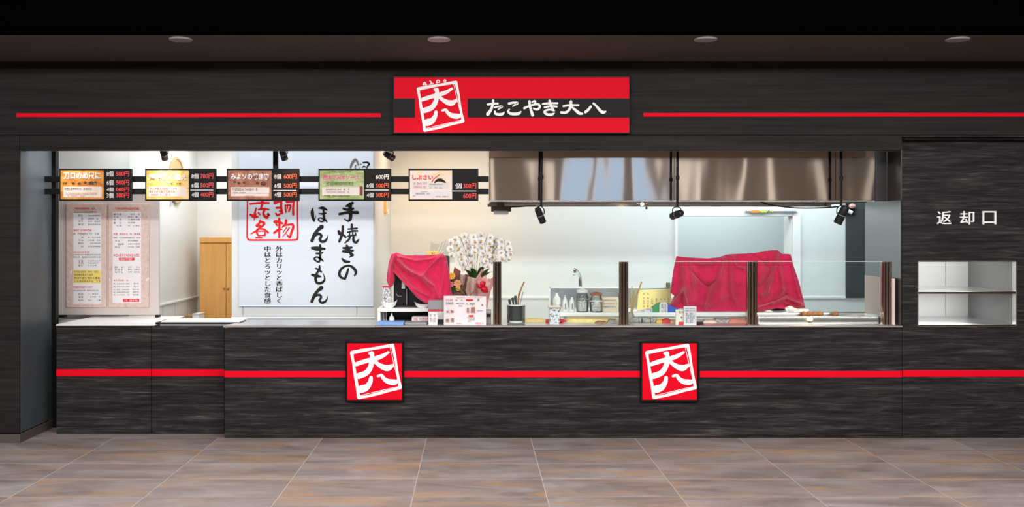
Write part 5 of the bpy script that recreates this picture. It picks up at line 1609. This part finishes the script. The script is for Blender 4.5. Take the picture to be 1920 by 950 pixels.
def glass_jar(px, Y, r, h, label, lid, strap):
    x = WX(px, Y)
    t = thing('glass_jar', label, 'jar', (x, Y, zw), 'glass jars on the bench')
    obj('jar_body', MB().lathe([(r * 0.9, 0), (r, 0.006), (r, h * 0.66), (r * 0.8, h * 0.76), (r * 0.78, h * 0.82), (r * 0.74, h * 0.82), (r * 0.76, h * 0.74), (r * 0.94, h * 0.64), (r * 0.94, 0.01), (0.0, 0.008)], x, Y, 24, zw), M['acrylic'], t)
    obj('filling', MB().lathe([(r * 0.9, 0.012), (r * 0.92, h * 0.45), (r * 0.7, h * 0.5), (0, h * 0.5)], x, Y, 20, zw), plain('jar_filling', (0.70, 0.68, 0.64), 0.8, noise=0.5, nscale=70), t)
    obj('lid', MB().lathe([(r * 0.84, h * 0.82), (r * 0.9, h * 0.83), (r * 0.9, h * 0.92), (r * 0.5, h * 0.96), (r * 0.2, h), (0, h)], x, Y, 24, zw), lid, t)
    obj('band', MB().lathe([(r * 1.005, h * 0.52), (r * 1.02, h * 0.53), (r * 1.02, h * 0.56), (r * 1.005, h * 0.57)], x, Y, 24, zw), strap, t)
    obj('clip', MB().tube([(x - r * 1.02, Y - 0.01, zw + h * 0.86), (x - r * 1.08, Y - 0.01, zw + h * 0.6), (x - r * 1.02, Y - 0.01, zw + h * 0.4)], 0.003, 6), M['chrome'], t)
    return t


glass_jar(1092, 0.62, 0.055, 0.205, 'tall clear glass jar with a white lid under the faucet', M['white_plastic'], M['grey'])
glass_jar(1118, 0.59, 0.056, 0.178, 'clear glass jar with a dark rim beside the printed carton', M['brown_food'], M['white_plastic'])
ct2 = thing('printed_carton', 'cream carton with blue print between the jar and second post', 'box', (WX(1148, 0.62), 0.65, zw))
obj('box_body', MB().box(WX(1128, 0.6), WX(1170, 0.6), 0.60, 0.74, zw, WZ(558, 0.6), 0.004, 2), plain('carton_cream', (0.72, 0.62, 0.46), 0.6), ct2)
obj('blue_print', marks(marks(MB(), 1131, 1158, 573, 4, 0.599, 3.2, 0.9), 1131, 1157, 561, 3.4, 0.599, 2.6, 0.95), plain('print_blue', (0.10, 0.22, 0.40), 0.6), ct2)
obj('brown_print', marks(MB(), 1131, 1158, 567.5, 3, 0.599, 3.0, 0.8), plain('print_tan', (0.45, 0.28, 0.14), 0.6), ct2)

# utensil canister
Yc = 0.13
xc = WX(967.5, Yc)
cn = thing('utensil_canister', 'clear acrylic canister with a dark mesh cup just right of the first post', 'canister', (xc, Yc, ZT))
obj('outer_wall', MB().lathe([(0.07, 0.0), (0.076, 0.004), (0.078, 0.155), (0.075, 0.155), (0.073, 0.012), (0.0, 0.01)], xc, Yc, 30, ZT), M['acrylic'], cn)
obj('mesh_cup', MB().lathe([(0.055, 0.03), (0.058, 0.032), (0.060, 0.15), (0.057, 0.15), (0.055, 0.036), (0.0, 0.034)], xc, Yc, 30, ZT), M['mesh_dark'], cn)
obj('base', MB().lathe([(0.06, 0.012), (0.066, 0.013), (0.066, 0.028), (0.0, 0.029)], xc, Yc, 26, ZT), M['white_plastic'], cn)
obj('white_rim', MB().lathe([(0.062, 0.152), (0.068, 0.153), (0.068, 0.161), (0.062, 0.162)], xc, Yc, 30, ZT), M['white_plastic'], cn)
obj('wooden_spatula', MB().tube([(xc + 0.008, Yc, ZT + 0.06), P(972.5, 556, Yc), P(973.5, 552, Yc), P(976, 544, Yc), P(983, 528, Yc)], [0.006, 0.007, 0.010, 0.006, 0.006], 10), M['brown_wood'], label='brown wooden spatula leaning in the acrylic canister', cat='spatula')
for k, (a, b, c, d) in enumerate(((957, 572, 955, 561), (963, 572, 961, 557.5), (968, 572, 966, 554))):
    obj('black_tongs', MB().tube([(xc - 0.035 + 0.02 * k, Yc - 0.01, ZT + 0.05), P(a, b, Yc), P(c + 0.5, d + 3, Yc), P(c, d, Yc)], [0.005, 0.006, 0.012, 0.010], 8), M['mesh_dark'],
        label=('shortest dark utensil at the left of the acrylic canister', 'middle dark utensil in the acrylic canister', 'tallest dark utensil next to the wooden spatula')[k], cat='utensil', group='dark utensils in the canister')
obj('metal_skewer', MB().tube([(xc + 0.03, Yc + 0.01, ZT + 0.06), P(976, 566, Yc), P(981, 547, Yc)], 0.003, 6), M['steel'], label='thin metal pick right of the wooden spatula in the canister', cat='pick')

# floral cup
Yu = 0.12
xu = WX(1039, Yu)
fc = thing('floral_cup', 'white square cup with blue floral print in front of the jars', 'cup', (xu, Yu, ZT))
sq = lambda r, z: [(xu - r, Yu - r, z), (xu + r, Yu - r, z), (xu + r, Yu + r, z), (xu - r, Yu + r, z), (xu - r, Yu - r, z)]
obj('cup_body', MB().box(xu - 0.043, xu + 0.043, Yu - 0.043, Yu + 0.043, ZT, WZ(577, Yu), 0.006, 2), M['scroll'], fc)
obj('brown_rim', MB().box(xu - 0.047, xu + 0.047, Yu - 0.047, Yu + 0.047, WZ(577.5, Yu), WZ(574.6, Yu), 0.002), M['light_wood'], fc)
obj('white_rim', MB().box(xu - 0.05, xu + 0.05, Yu - 0.05, Yu + 0.05, WZ(574.8, Yu), WZ(572.6, Yu), 0.002), M['white_plastic'], fc)
obj('red_marker', MB().tube([(WX(1023, 0.24), 0.24, ZT + 0.016), (WX(1030, 0.24), 0.24, ZT + 0.016), (WX(1054, 0.24), 0.24, ZT + 0.016), (WX(1062, 0.24), 0.24, ZT + 0.012)], [0.015, 0.016, 0.016, 0.004], 12), plain('marker_red', (0.72, 0.01, 0.015), 0.4), label='red marker lying behind the floral cup', cat='marker')
tp_ = P(1046, 570, 0.12)
obj('white_tissue', MB().ball((tp_.x, 0.12, WZ(568, 0.12)), 0.026, 14, 9, (1.0, 0.9, 0.95), 0.12), M['towel'], label='crumpled white tissue sticking out of the floral cup', cat='tissue')


def slab(name, px0, px1, py0, Y, depth, mat, label, cat, group=None, jag=0.3):
    """a soft flat pack on the worktop"""
    x0, x1 = WX(px0, Y), WX(px1, Y)
    h = WZ(py0, Y) - ZT
    g = []
    n = max(6, int((px1 - px0) / 5))
    for i in range(n + 1):
        u = i / n
        hh = h * (1 - jag * random.random()) * (0.25 if i in (0, n) else 1)
        x = x0 + (x1 - x0) * u
        g.append([(x, Y, ZT), (x, Y + 0.004, ZT + hh * 0.7), (x, Y + depth * 0.35, ZT + hh), (x, Y + depth * 0.8, ZT + hh * 0.9), (x, Y + depth, ZT)])
    m = MB().grid(g, flip=True)
    m.add([g[0][k] for k in range(5)], [(0, 1, 2, 3, 4)])
    m.add([g[-1][k] for k in range(5)], [(4, 3, 2, 1, 0)])
    return obj(name, m, mat, label=label, cat=cat, group=group)


slab('food_wrap', 984, 1024, 597, 0.30, 0.16, M['food_yellow'], 'yellow food wrap between the canister and the floral cup', 'food wrap')
slab('food_wrap', 1063, 1160, 594.5, 0.28, 0.18, M['food_yellow'], 'long yellow food wrap right of the red marker', 'food wrap', jag=0.25)
slab('dark_packet', 1116, 1139, 601.5, 0.17, 0.06, M['brown_food'], 'flat dark packet lying before the long yellow wrap', 'packet', jag=0.2)
slab('dark_packet', 1140, 1160, 596, 0.17, 0.07, M['pack_print'], 'crumpled dark printed packet beside the second post', 'packet', jag=0.4)
sk = thing('skewer_jar', 'grey jar holding wooden skewers right of the second post', 'jar', (WX(1184, 0.3), 0.3, ZT))
obj('jar_body', MB().lathe([(0.028, 0), (0.032, 0.006), (0.032, 0.06), (0.024, 0.075), (0.022, 0.085)], WX(1182, 0.3), 0.3, 18, ZT), plain('jar_grey', (0.34, 0.31, 0.27), 0.4), sk)
for k, (a, b, c) in enumerate(((1203, 528, 0.006), (1198, 541, 0.006), (1185, 536, 0.004), (1189, 545, 0.004))):
    obj('wooden_skewer', MB().tube([(WX(1181 + k * 0.6, 0.3), 0.3, ZT + 0.03), P(a, b, 0.32)], c, 8), M['light_wood'],
        label=('longest wooden stick leaning far right in the skewer jar', 'second wooden stick leaning right in the skewer jar', 'thin upright wooden stick in the skewer jar', 'short thin stick in the middle of the skewer jar')[k], cat='stick', group='sticks in the skewer jar')
yn = 0.86
ns = thing('yellow_notice', 'pale yellow notice sheet with columns of print left of the red cloth', 'notice', (WX(1226, yn), yn, zw))
nx0, nx1 = WX(1195, yn), WX(1258, yn)
obj('sheet', MB().prism([(nx0, zw), (nx1, zw), (nx1, WZ(541, yn)), (nx0 + 0.01, WZ(545, yn))], yn, yn + 0.012), M['paper_pale_yellow'], ns)
obj('green_top', MB().prism([(nx0 + 0.01, WZ(543.4, yn)), (nx1, WZ(541, yn)), (nx1, WZ(539.5, yn)), (nx0 + 0.01, WZ(541, yn))], yn + 0.013, yn + 0.02), plain('edge_green', (0.20, 0.32, 0.16), 0.6), ns)
m = MB()
for a in (1205, 1213):
    for y in (549, 557, 562, 566, 572):
        marks(m, a, a + 4.6, y, 3.4, yn - 0.001, 4.4, 1)
for a in (1221, 1229, 1237.5, 1245, 1251.5):
    for y in (559, 563, 567):
        marks(m, a, a + 4.2, y, 3, yn - 0.001, 4, 0.85)
obj('print', m, plain('notice_print', (0.18, 0.17, 0.16), 0.6), ns)
yh = 0.57
obj('green_pack', MB().prism([(WX(1223, yh), zw), (WX(1238, yh), zw), (WX(1238, yh), WZ(567, yh)), (WX(1223, yh), WZ(576, yh))], yh, yh + 0.06), M['green'], label='green pack with sloping top in front of the yellow notice', cat='pack', group='packs before the yellow notice')
wp_ = thing('white_pack', 'white printed pack between the green and blue packs', 'pack', (WX(1244, yh), yh, zw), 'packs before the yellow notice')
obj('bag', MB().prism([(WX(1236, yh), zw), (WX(1251, yh), zw), (WX(1251.5, yh), WZ(570, yh)), (WX(1247, yh), WZ(566, yh)), (WX(1239, yh), WZ(566.5, yh)), (WX(1236, yh), WZ(571, yh))], yh - 0.012, yh + 0.05), M['sheet'], wp_)
m = MB()
for y in (570, 574, 578, 581.5):
    marks(m, 1240, 1249, y, 2.8, yh - 0.013, 3.4, 0.9)
obj('print', m, M['ink_grey'], wp_)
obj('blue_pack', MB().prism([(WX(1250, yh), zw), (WX(1272, yh), zw), (WX(1272, yh), WZ(578, yh)), (WX(1256, yh), WZ(572, yh)), (WX(1250, yh), WZ(568, yh))], yh + 0.0, yh + 0.06), M['blue'], label='bright blue pack tucked under the left hem of the red cloth', cat='pack', group='packs before the yellow notice')
lp_ = thing('label_strip', 'low white strip with dark print left of the green pack', 'label', (WX(1210, yh), yh, zw))
obj('strip', MB().prism([(WX(1194, yh), zw), (WX(1223, yh), zw), (WX(1223, yh), WZ(577, yh)), (WX(1196, yh), WZ(582.5, yh))], yh, yh + 0.03), M['sheet'], lp_)
obj('print', marks(marks(MB(), 1202, 1222, 581.2, 3, yh - 0.001, 3.4, 0.9), 1212, 1222, 578.6, 2.4, yh - 0.001, 3.2, 0.9), plain('strip_print', (0.10, 0.11, 0.20), 0.6), lp_)
obj('wall_switch', MB().pbox(1249.5, 1257, 529.5, 539, YB - 0.02, 0.02, 0.003), plain('switch_dark', (0.12, 0.11, 0.08), 0.5), label='small dark switch plate on the back wall above the yellow notice', cat='switch')

for k, (a, b, lab) in enumerate(((1182, 1203, 'grey printed food pack nearest the skewer jar'), (1204.5, 1219, 'second grey printed food pack under the bench edge'), (1220, 1231, 'third and narrowest printed food pack under the bench edge'))):
    o = obj('food_pack', MB().box(WX(a, 0.26), WX(b, 0.26), 0.26, 0.36, ZT, WZ(595.5, 0.26), 0.006, 2), M['pack_print'], label=lab, cat='pack', group='printed packs under the bench edge')
slab('orange_packet', 1231, 1243, 597, 0.24, 0.08, M['yellow'], 'small orange packet beside the printed packs', 'packet')
slab('red_packet', 1242, 1257, 595.5, 0.22, 0.09, plain('packet_red', (0.68, 0.03, 0.03), 0.5), 'small red packet left of the standing cards', 'packet')
slab('peach_packet', 1256, 1268, 598.5, 0.22, 0.07, M['peach'], 'small peach packet right against the standing cards', 'packet')
yq = 0.07
k1 = thing('standing_card', 'low cream card with a red foot, left of the script card', 'card', (WX(1276, yq), yq, ZT), 'standing cards behind the glass')
obj('card', MB().box(WX(1267, yq), WX(1285, yq), yq, yq + 0.02, ZT, WZ(580, yq), 0.002), plain('card_cream', (0.80, 0.76, 0.66), 0.6), k1)
obj('print', marks(MB(), 1273, 1284, 583, 3.6, yq - 0.001, 5, 0.9).ball(P(1278, 595, yq), 0.008, 8, 6, (1, 0.1, 1)), M['brown_food'], k1)
obj('red_foot', MB().box(WX(1273, yq), WX(1283.5, yq), yq - 0.012, yq, ZT, WZ(603, yq), 0.002), plain('foot_red', (0.72, 0.02, 0.02), 0.5), k1)
k2 = thing('standing_card', 'taller white card covered with dark script, before the red cloth', 'card', (WX(1294, 0.05), 0.05, ZT), 'standing cards behind the glass')
obj('card', MB().box(WX(1282, 0.05), WX(1306, 0.05), 0.05, 0.06, ZT, WZ(574, 0.05), 0.001), M['sheet'], k2)
m = MB()
marks(m, 1285, 1304, 577.5, 2, 0.049, 2.6, 0.95)
marks(m, 1285, 1304, 581, 2.6, 0.049, 3.2, 0.95)
for y in (586, 590, 594, 598, 602):
    marks(m, 1285 + random.random() * 2, 1304.5, y, 3.6, 0.049, 3.4, 0.9)
obj('print', m, plain('script_ink', (0.07, 0.08, 0.15), 0.6), k2)
obj('black_clip', MB().box(WX(1306.5, 0.10), WX(1319, 0.10), 0.10, 0.13, ZT, WZ(603.5, 0.1), 0.003), M['soft_black'], label='small black clip lying right of the script card', cat='clip')
slab('pink_packet', 1318, 1344, 598.5, 0.22, 0.10, plain('packet_salmon', (0.82, 0.58, 0.48), 0.6), 'pale pink packet right of the black clip', 'packet')
slab('printed_packet', 1338, 1380, 595.5, 0.25, 0.10, M['pack_print'], 'brown printed packet under the cloth-covered machine', 'packet')
slab('salmon_packet', 1368, 1401, 595, 0.22, 0.10, plain('packet_coral', (0.70, 0.25, 0.18), 0.6), 'coral packet against the third post', 'packet')

# machine under a red cloth
q1 = lambda pts: S(pts, 1240, 460, 6.783)
q2 = lambda pts: S(pts, 1380, 460, 5.94)
TT = q1([(205, 140), (360, 155), (590, 168), (750, 150), (830, 120), (900, 112)]) + q2([(170, 90), (265, 82), (330, 62), (470, 52), (515, 96), (608, 98)])
BB = q1([(105, 785), (180, 806), (320, 800), (420, 850), (600, 856), (900, 856)]) + q2([(120, 745), (250, 735), (345, 735), (440, 700), (560, 705), (770, 694)])
LL = q1([(205, 140), (165, 330), (128, 600), (180, 640), (150, 700), (105, 785)])
RR = q2([(608, 98), (640, 220), (700, 400), (745, 580), (770, 694)])
ridges = [(q1([(255, 190), (270, 400), (290, 560)]), 2.6, 0.035), (q1([(350, 160), (385, 400), (410, 540)]), 3.4, 0.030), (q1([(280, 575), (330, 780)]), 2.2, 0.05), (q1([(280, 580), (200, 680), (110, 780)]), 3.0, 0.045),
          (q1([(380, 320), (540, 490), (600, 520), (690, 450)]), 2.2, -0.03), (q1([(430, 215), (500, 240), (640, 240), (760, 165)]), 2.6, 0.03), (q1([(800, 150), (740, 380), (640, 600), (560, 800)]), 4.2, 0.04),
          (q1([(870, 150), (880, 400), (900, 640), (950, 720)]), 3.4, 0.035), (q1([(905, 130), (950, 260), (1060, 300)]), 2.2, 0.03), (q1([(600, 530), (560, 700), (530, 800)]), 3.0, -0.02), (q1([(450, 740), (620, 760), (760, 700), (850, 640)]), 3.0, 0.022),
          (q2([(465, 60), (440, 190), (400, 330), (350, 520), (300, 560)]), 2.8, 0.045), (q2([(475, 190), (500, 330), (520, 480)]), 2.8, 0.03), (q2([(250, 420), (350, 270), (370, 130)]), 2.4, 0.022), (q2([(160, 90), (270, 160), (370, 250)]), 2.2, -0.022),
          (q2([(260, 690), (420, 640), (560, 590), (720, 650)]), 2.6, 0.045), (q2([(260, 665), (430, 615), (560, 545)]), 1.8, -0.03), (q2([(400, 640), (500, 530), (520, 490)]), 2.4, 0.03), (q2([(560, 650), (650, 690), (740, 660)]), 2.2, 0.03),
          (q2([(250, 715), (340, 700), (440, 690), (560, 720)]), 2.4, 0.03), (q2([(600, 120), (640, 330), (700, 560)]), 4.0, 0.02), (q2([(250, 460), (330, 400), (390, 300)]), 2.0, -0.018)]
c1 = drape(TT, BB, LL, RR, 210, 110, lambda U, V: 0.78 - 0.13 * V ** 0.8 - 0.02 * np.sin(U * 40) * V * 0.35, ridges, 0.26, 0.10, zw + 0.002)
cm = obj('draped_cloth', c1, M['cloth'], label='large red cloth draped over the machine on the bench behind the glass', cat='cloth', sharp=180)
mc = thing('covered_machine', 'machine body hidden under the large red cloth on the bench', 'machine', (WX(1385, 0.95), 1.0, zw))
obj('body', MB().box(WX(1290, 0.9), WX(1470, 0.9), 0.86, 1.10, zw, WZ(500, 0.9), 0.01, 2), M['grey'], mc)
obj('foot', MB().box(WX(1290, 0.9), WX(1470, 0.9), 0.84, 0.86, zw, zw + 0.02, 0.004), M['soft_black'], mc)

# steel tray with food
ty0, ty1 = 0.075, 0.46
tx0, tx1 = WX(1422, ty0), WX(1657, ty0)
tt = WZ(592.5, ty0)
ft = thing('steel_tray', 'wide stainless food tray before the red cloth and the pink board', 'tray', ((tx0 + tx1) / 2, 0.27, ZT))
fwr = [(ty0 + 0.004, ZT + 0.002), (ty0 + 0.001, ZT + 0.006), (ty0, ZT + 0.012), (ty0, tt - 0.006), (ty0 + 0.001, tt - 0.003), (ty0 + 0.003, tt - 0.001), (ty0 + 0.006, tt), (ty0 + 0.016, tt), (ty0 + 0.018, tt - 0.004), (ty0 + 0.016, ZT + 0.012)]
M['steel_tray'] = steel('stainless_tray', (0.47, 0.455, 0.43), 0.27)
obj('front_wall', MB().grid([[(x, y, z) for y, z in fwr] for x in (tx0 + 0.01, tx1 - 0.01)]), M['steel_tray'], ft, sharp=50)
obj('back_wall', MB().box(tx0 + 0.01, tx1 - 0.01, ty1 - 0.012, ty1, ZT + 0.012, tt, 0.004, 2), M['steel_top'], ft)
obj('end_wall', MB().box(tx0, tx0 + 0.012, ty0, ty1, ZT + 0.012, tt, 0.004, 2), M['steel_top'], ft)
obj('end_wall', MB().box(tx1 - 0.012, tx1, ty0, ty1, ZT + 0.012, tt, 0.004, 2), M['steel_top'], ft)
obj('tray_floor', MB().box(tx0, tx1, ty0, ty1, ZT, ZT + 0.014, 0.006, 2), M['steel_top'], ft)
obj('rim', MB().box(tx0 - 0.006, tx1 + 0.006, ty1 - 0.014, ty1 + 0.008, tt, tt + 0.005, 0.002), M['steel'], ft)
obj('wire_rack', MB().box(tx0 + 0.2, tx1 - 0.35, 0.30, 0.44, tt - 0.035, tt - 0.028, 0.001), M['steel'], ft)
zk = tt - 0.028
for k, (px, w) in enumerate(((1507, 11), (1517, 11), (1527, 12), (1537, 12), (1566, 11))):
    x = WX(px, 0.4)
    obj('baked_bun', MB().ball((x, 0.40, zk + 0.020), 0.030, 14, 8, (w / 11.0, 0.9, 0.75), 0.04), M['brown_food'],
        label=('leftmost brown bun in the tray, below the folded towel', 'second brown bun from the towel in the tray', 'third brown bun from the towel in the tray', 'rightmost bun of the row of four in the tray', 'single brown bun lying apart at the right of the tray')[k], cat='bun', group='brown buns in the tray')
tw = thing('folded_towel', 'rolled white towel at the foot of the large red cloth', 'towel', (WX(1497, 0.57), 0.57, zw))
obj('roll', MB().tube(catmull([P(1473, 581, 0.575), P(1480, 579, 0.57), P(1487, 581, 0.57), P(1493, 583, 0.57)], 5), [0.022] * 4 + [0.028] * 5 + [0.024] * 7, 12), M['towel'], tw)
obj('fold', MB().box(WX(1488, 0.56), WX(1517, 0.56), 0.55, 0.65, zw, WZ(579, 0.56), 0.008, 3), M['towel'], tw)
obj('crumpled_paper', MB().ball(P(1442, 583.5, 0.56), 0.02, 12, 8, (1.6, 0.8, 0.5), 0.25), M['towel'], label='crumpled white paper at the bench edge right of the third post', cat='paper')
pb = [(WX(1672.3, 0.08), 0.08), (WX(1678, 0.08), 0.08), (WX(1679.5, 0.08) + 0.016, 0.74), (WX(1679.5, 0.08) + 0.006, 0.74)]
obj('pink_board', MB().prism_z(pb, ZT, WZ(522, 0.08)), M['pinkboard'], label='pale pink board standing against the steel side wall behind the last post', cat='board')
# box with a coloured print on the door casing
wbx = thing('wrap_box', 'long white box with orange and green print on top of the doorway', 'box', (WX(1447, YB), YB - 0.05, dzt + 0.05))
zb0 = dzt + 0.05
obj('box_body', MB().box(WX(1398, YB - 0.06), WX(1496, YB - 0.06), YB - 0.06, YB - 0.002, zb0, zb0 + 0.034, 0.002), M['white_plastic'], wbx)
obj('orange_print', marks(MB().pbox(1409, 1424, 393.8, 398.4, YB - 0.061, 0.001), 1404, 1410, 395, 3, YB - 0.062, 3, 1), plain('box_orange', (0.85, 0.30, 0.06), 0.5), wbx)
obj('green_print', MB().pbox(1426, 1438, 394.2, 398.4, YB - 0.061, 0.001).pbox(1447, 1450, 394.4, 398, YB - 0.061, 0.001), plain('box_lime', (0.45, 0.62, 0.06), 0.5), wbx)
obj('dark_print', MB().pbox(1440.5, 1443, 393.8, 398.6, YB - 0.061, 0.001), plain('box_green', (0.08, 0.25, 0.08), 0.5), wbx)
obj('blue_print', marks(MB(), 1470, 1493, 395, 3, YB - 0.061, 3, 0.95), plain('box_blue', (0.06, 0.33, 0.62), 0.5), wbx)
yv = YB - 0.05
dz_ = thing('casing_bracket', 'red and white round fittings on the dark panel beside the right spotlight', 'fitting', (WX(1597, yv), yv, WZ(405, yv)))
obj('upper_cap', MB().ball(P(1598, 386, yv), 0.034, 12, 8, (1.1, 0.9, 0.8)), plain('fitting_pink', (0.72, 0.40, 0.38), 0.4), dz_)
obj('lower_cap', MB().tube([P(1588, 393, yv), P(1597, 399, yv)], [0.02, 0.022], 12), M['white_plastic'], dz_)
obj('back_plate', MB().pbox(1586, 1603, 380, 402, YB - 0.03, 0.01, 0.002), M['soft_black'], dz_)

# added glowing ball and light, standing in for a reflection at the tray
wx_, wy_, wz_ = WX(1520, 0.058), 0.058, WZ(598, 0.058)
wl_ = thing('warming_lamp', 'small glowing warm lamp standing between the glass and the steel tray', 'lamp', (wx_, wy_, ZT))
obj('bulb', MB().ball((wx_, wy_, wz_), 0.0155, 14, 10), M['bulb'], wl_)  # glowing ball in place of the reflected glow, no real bulb here
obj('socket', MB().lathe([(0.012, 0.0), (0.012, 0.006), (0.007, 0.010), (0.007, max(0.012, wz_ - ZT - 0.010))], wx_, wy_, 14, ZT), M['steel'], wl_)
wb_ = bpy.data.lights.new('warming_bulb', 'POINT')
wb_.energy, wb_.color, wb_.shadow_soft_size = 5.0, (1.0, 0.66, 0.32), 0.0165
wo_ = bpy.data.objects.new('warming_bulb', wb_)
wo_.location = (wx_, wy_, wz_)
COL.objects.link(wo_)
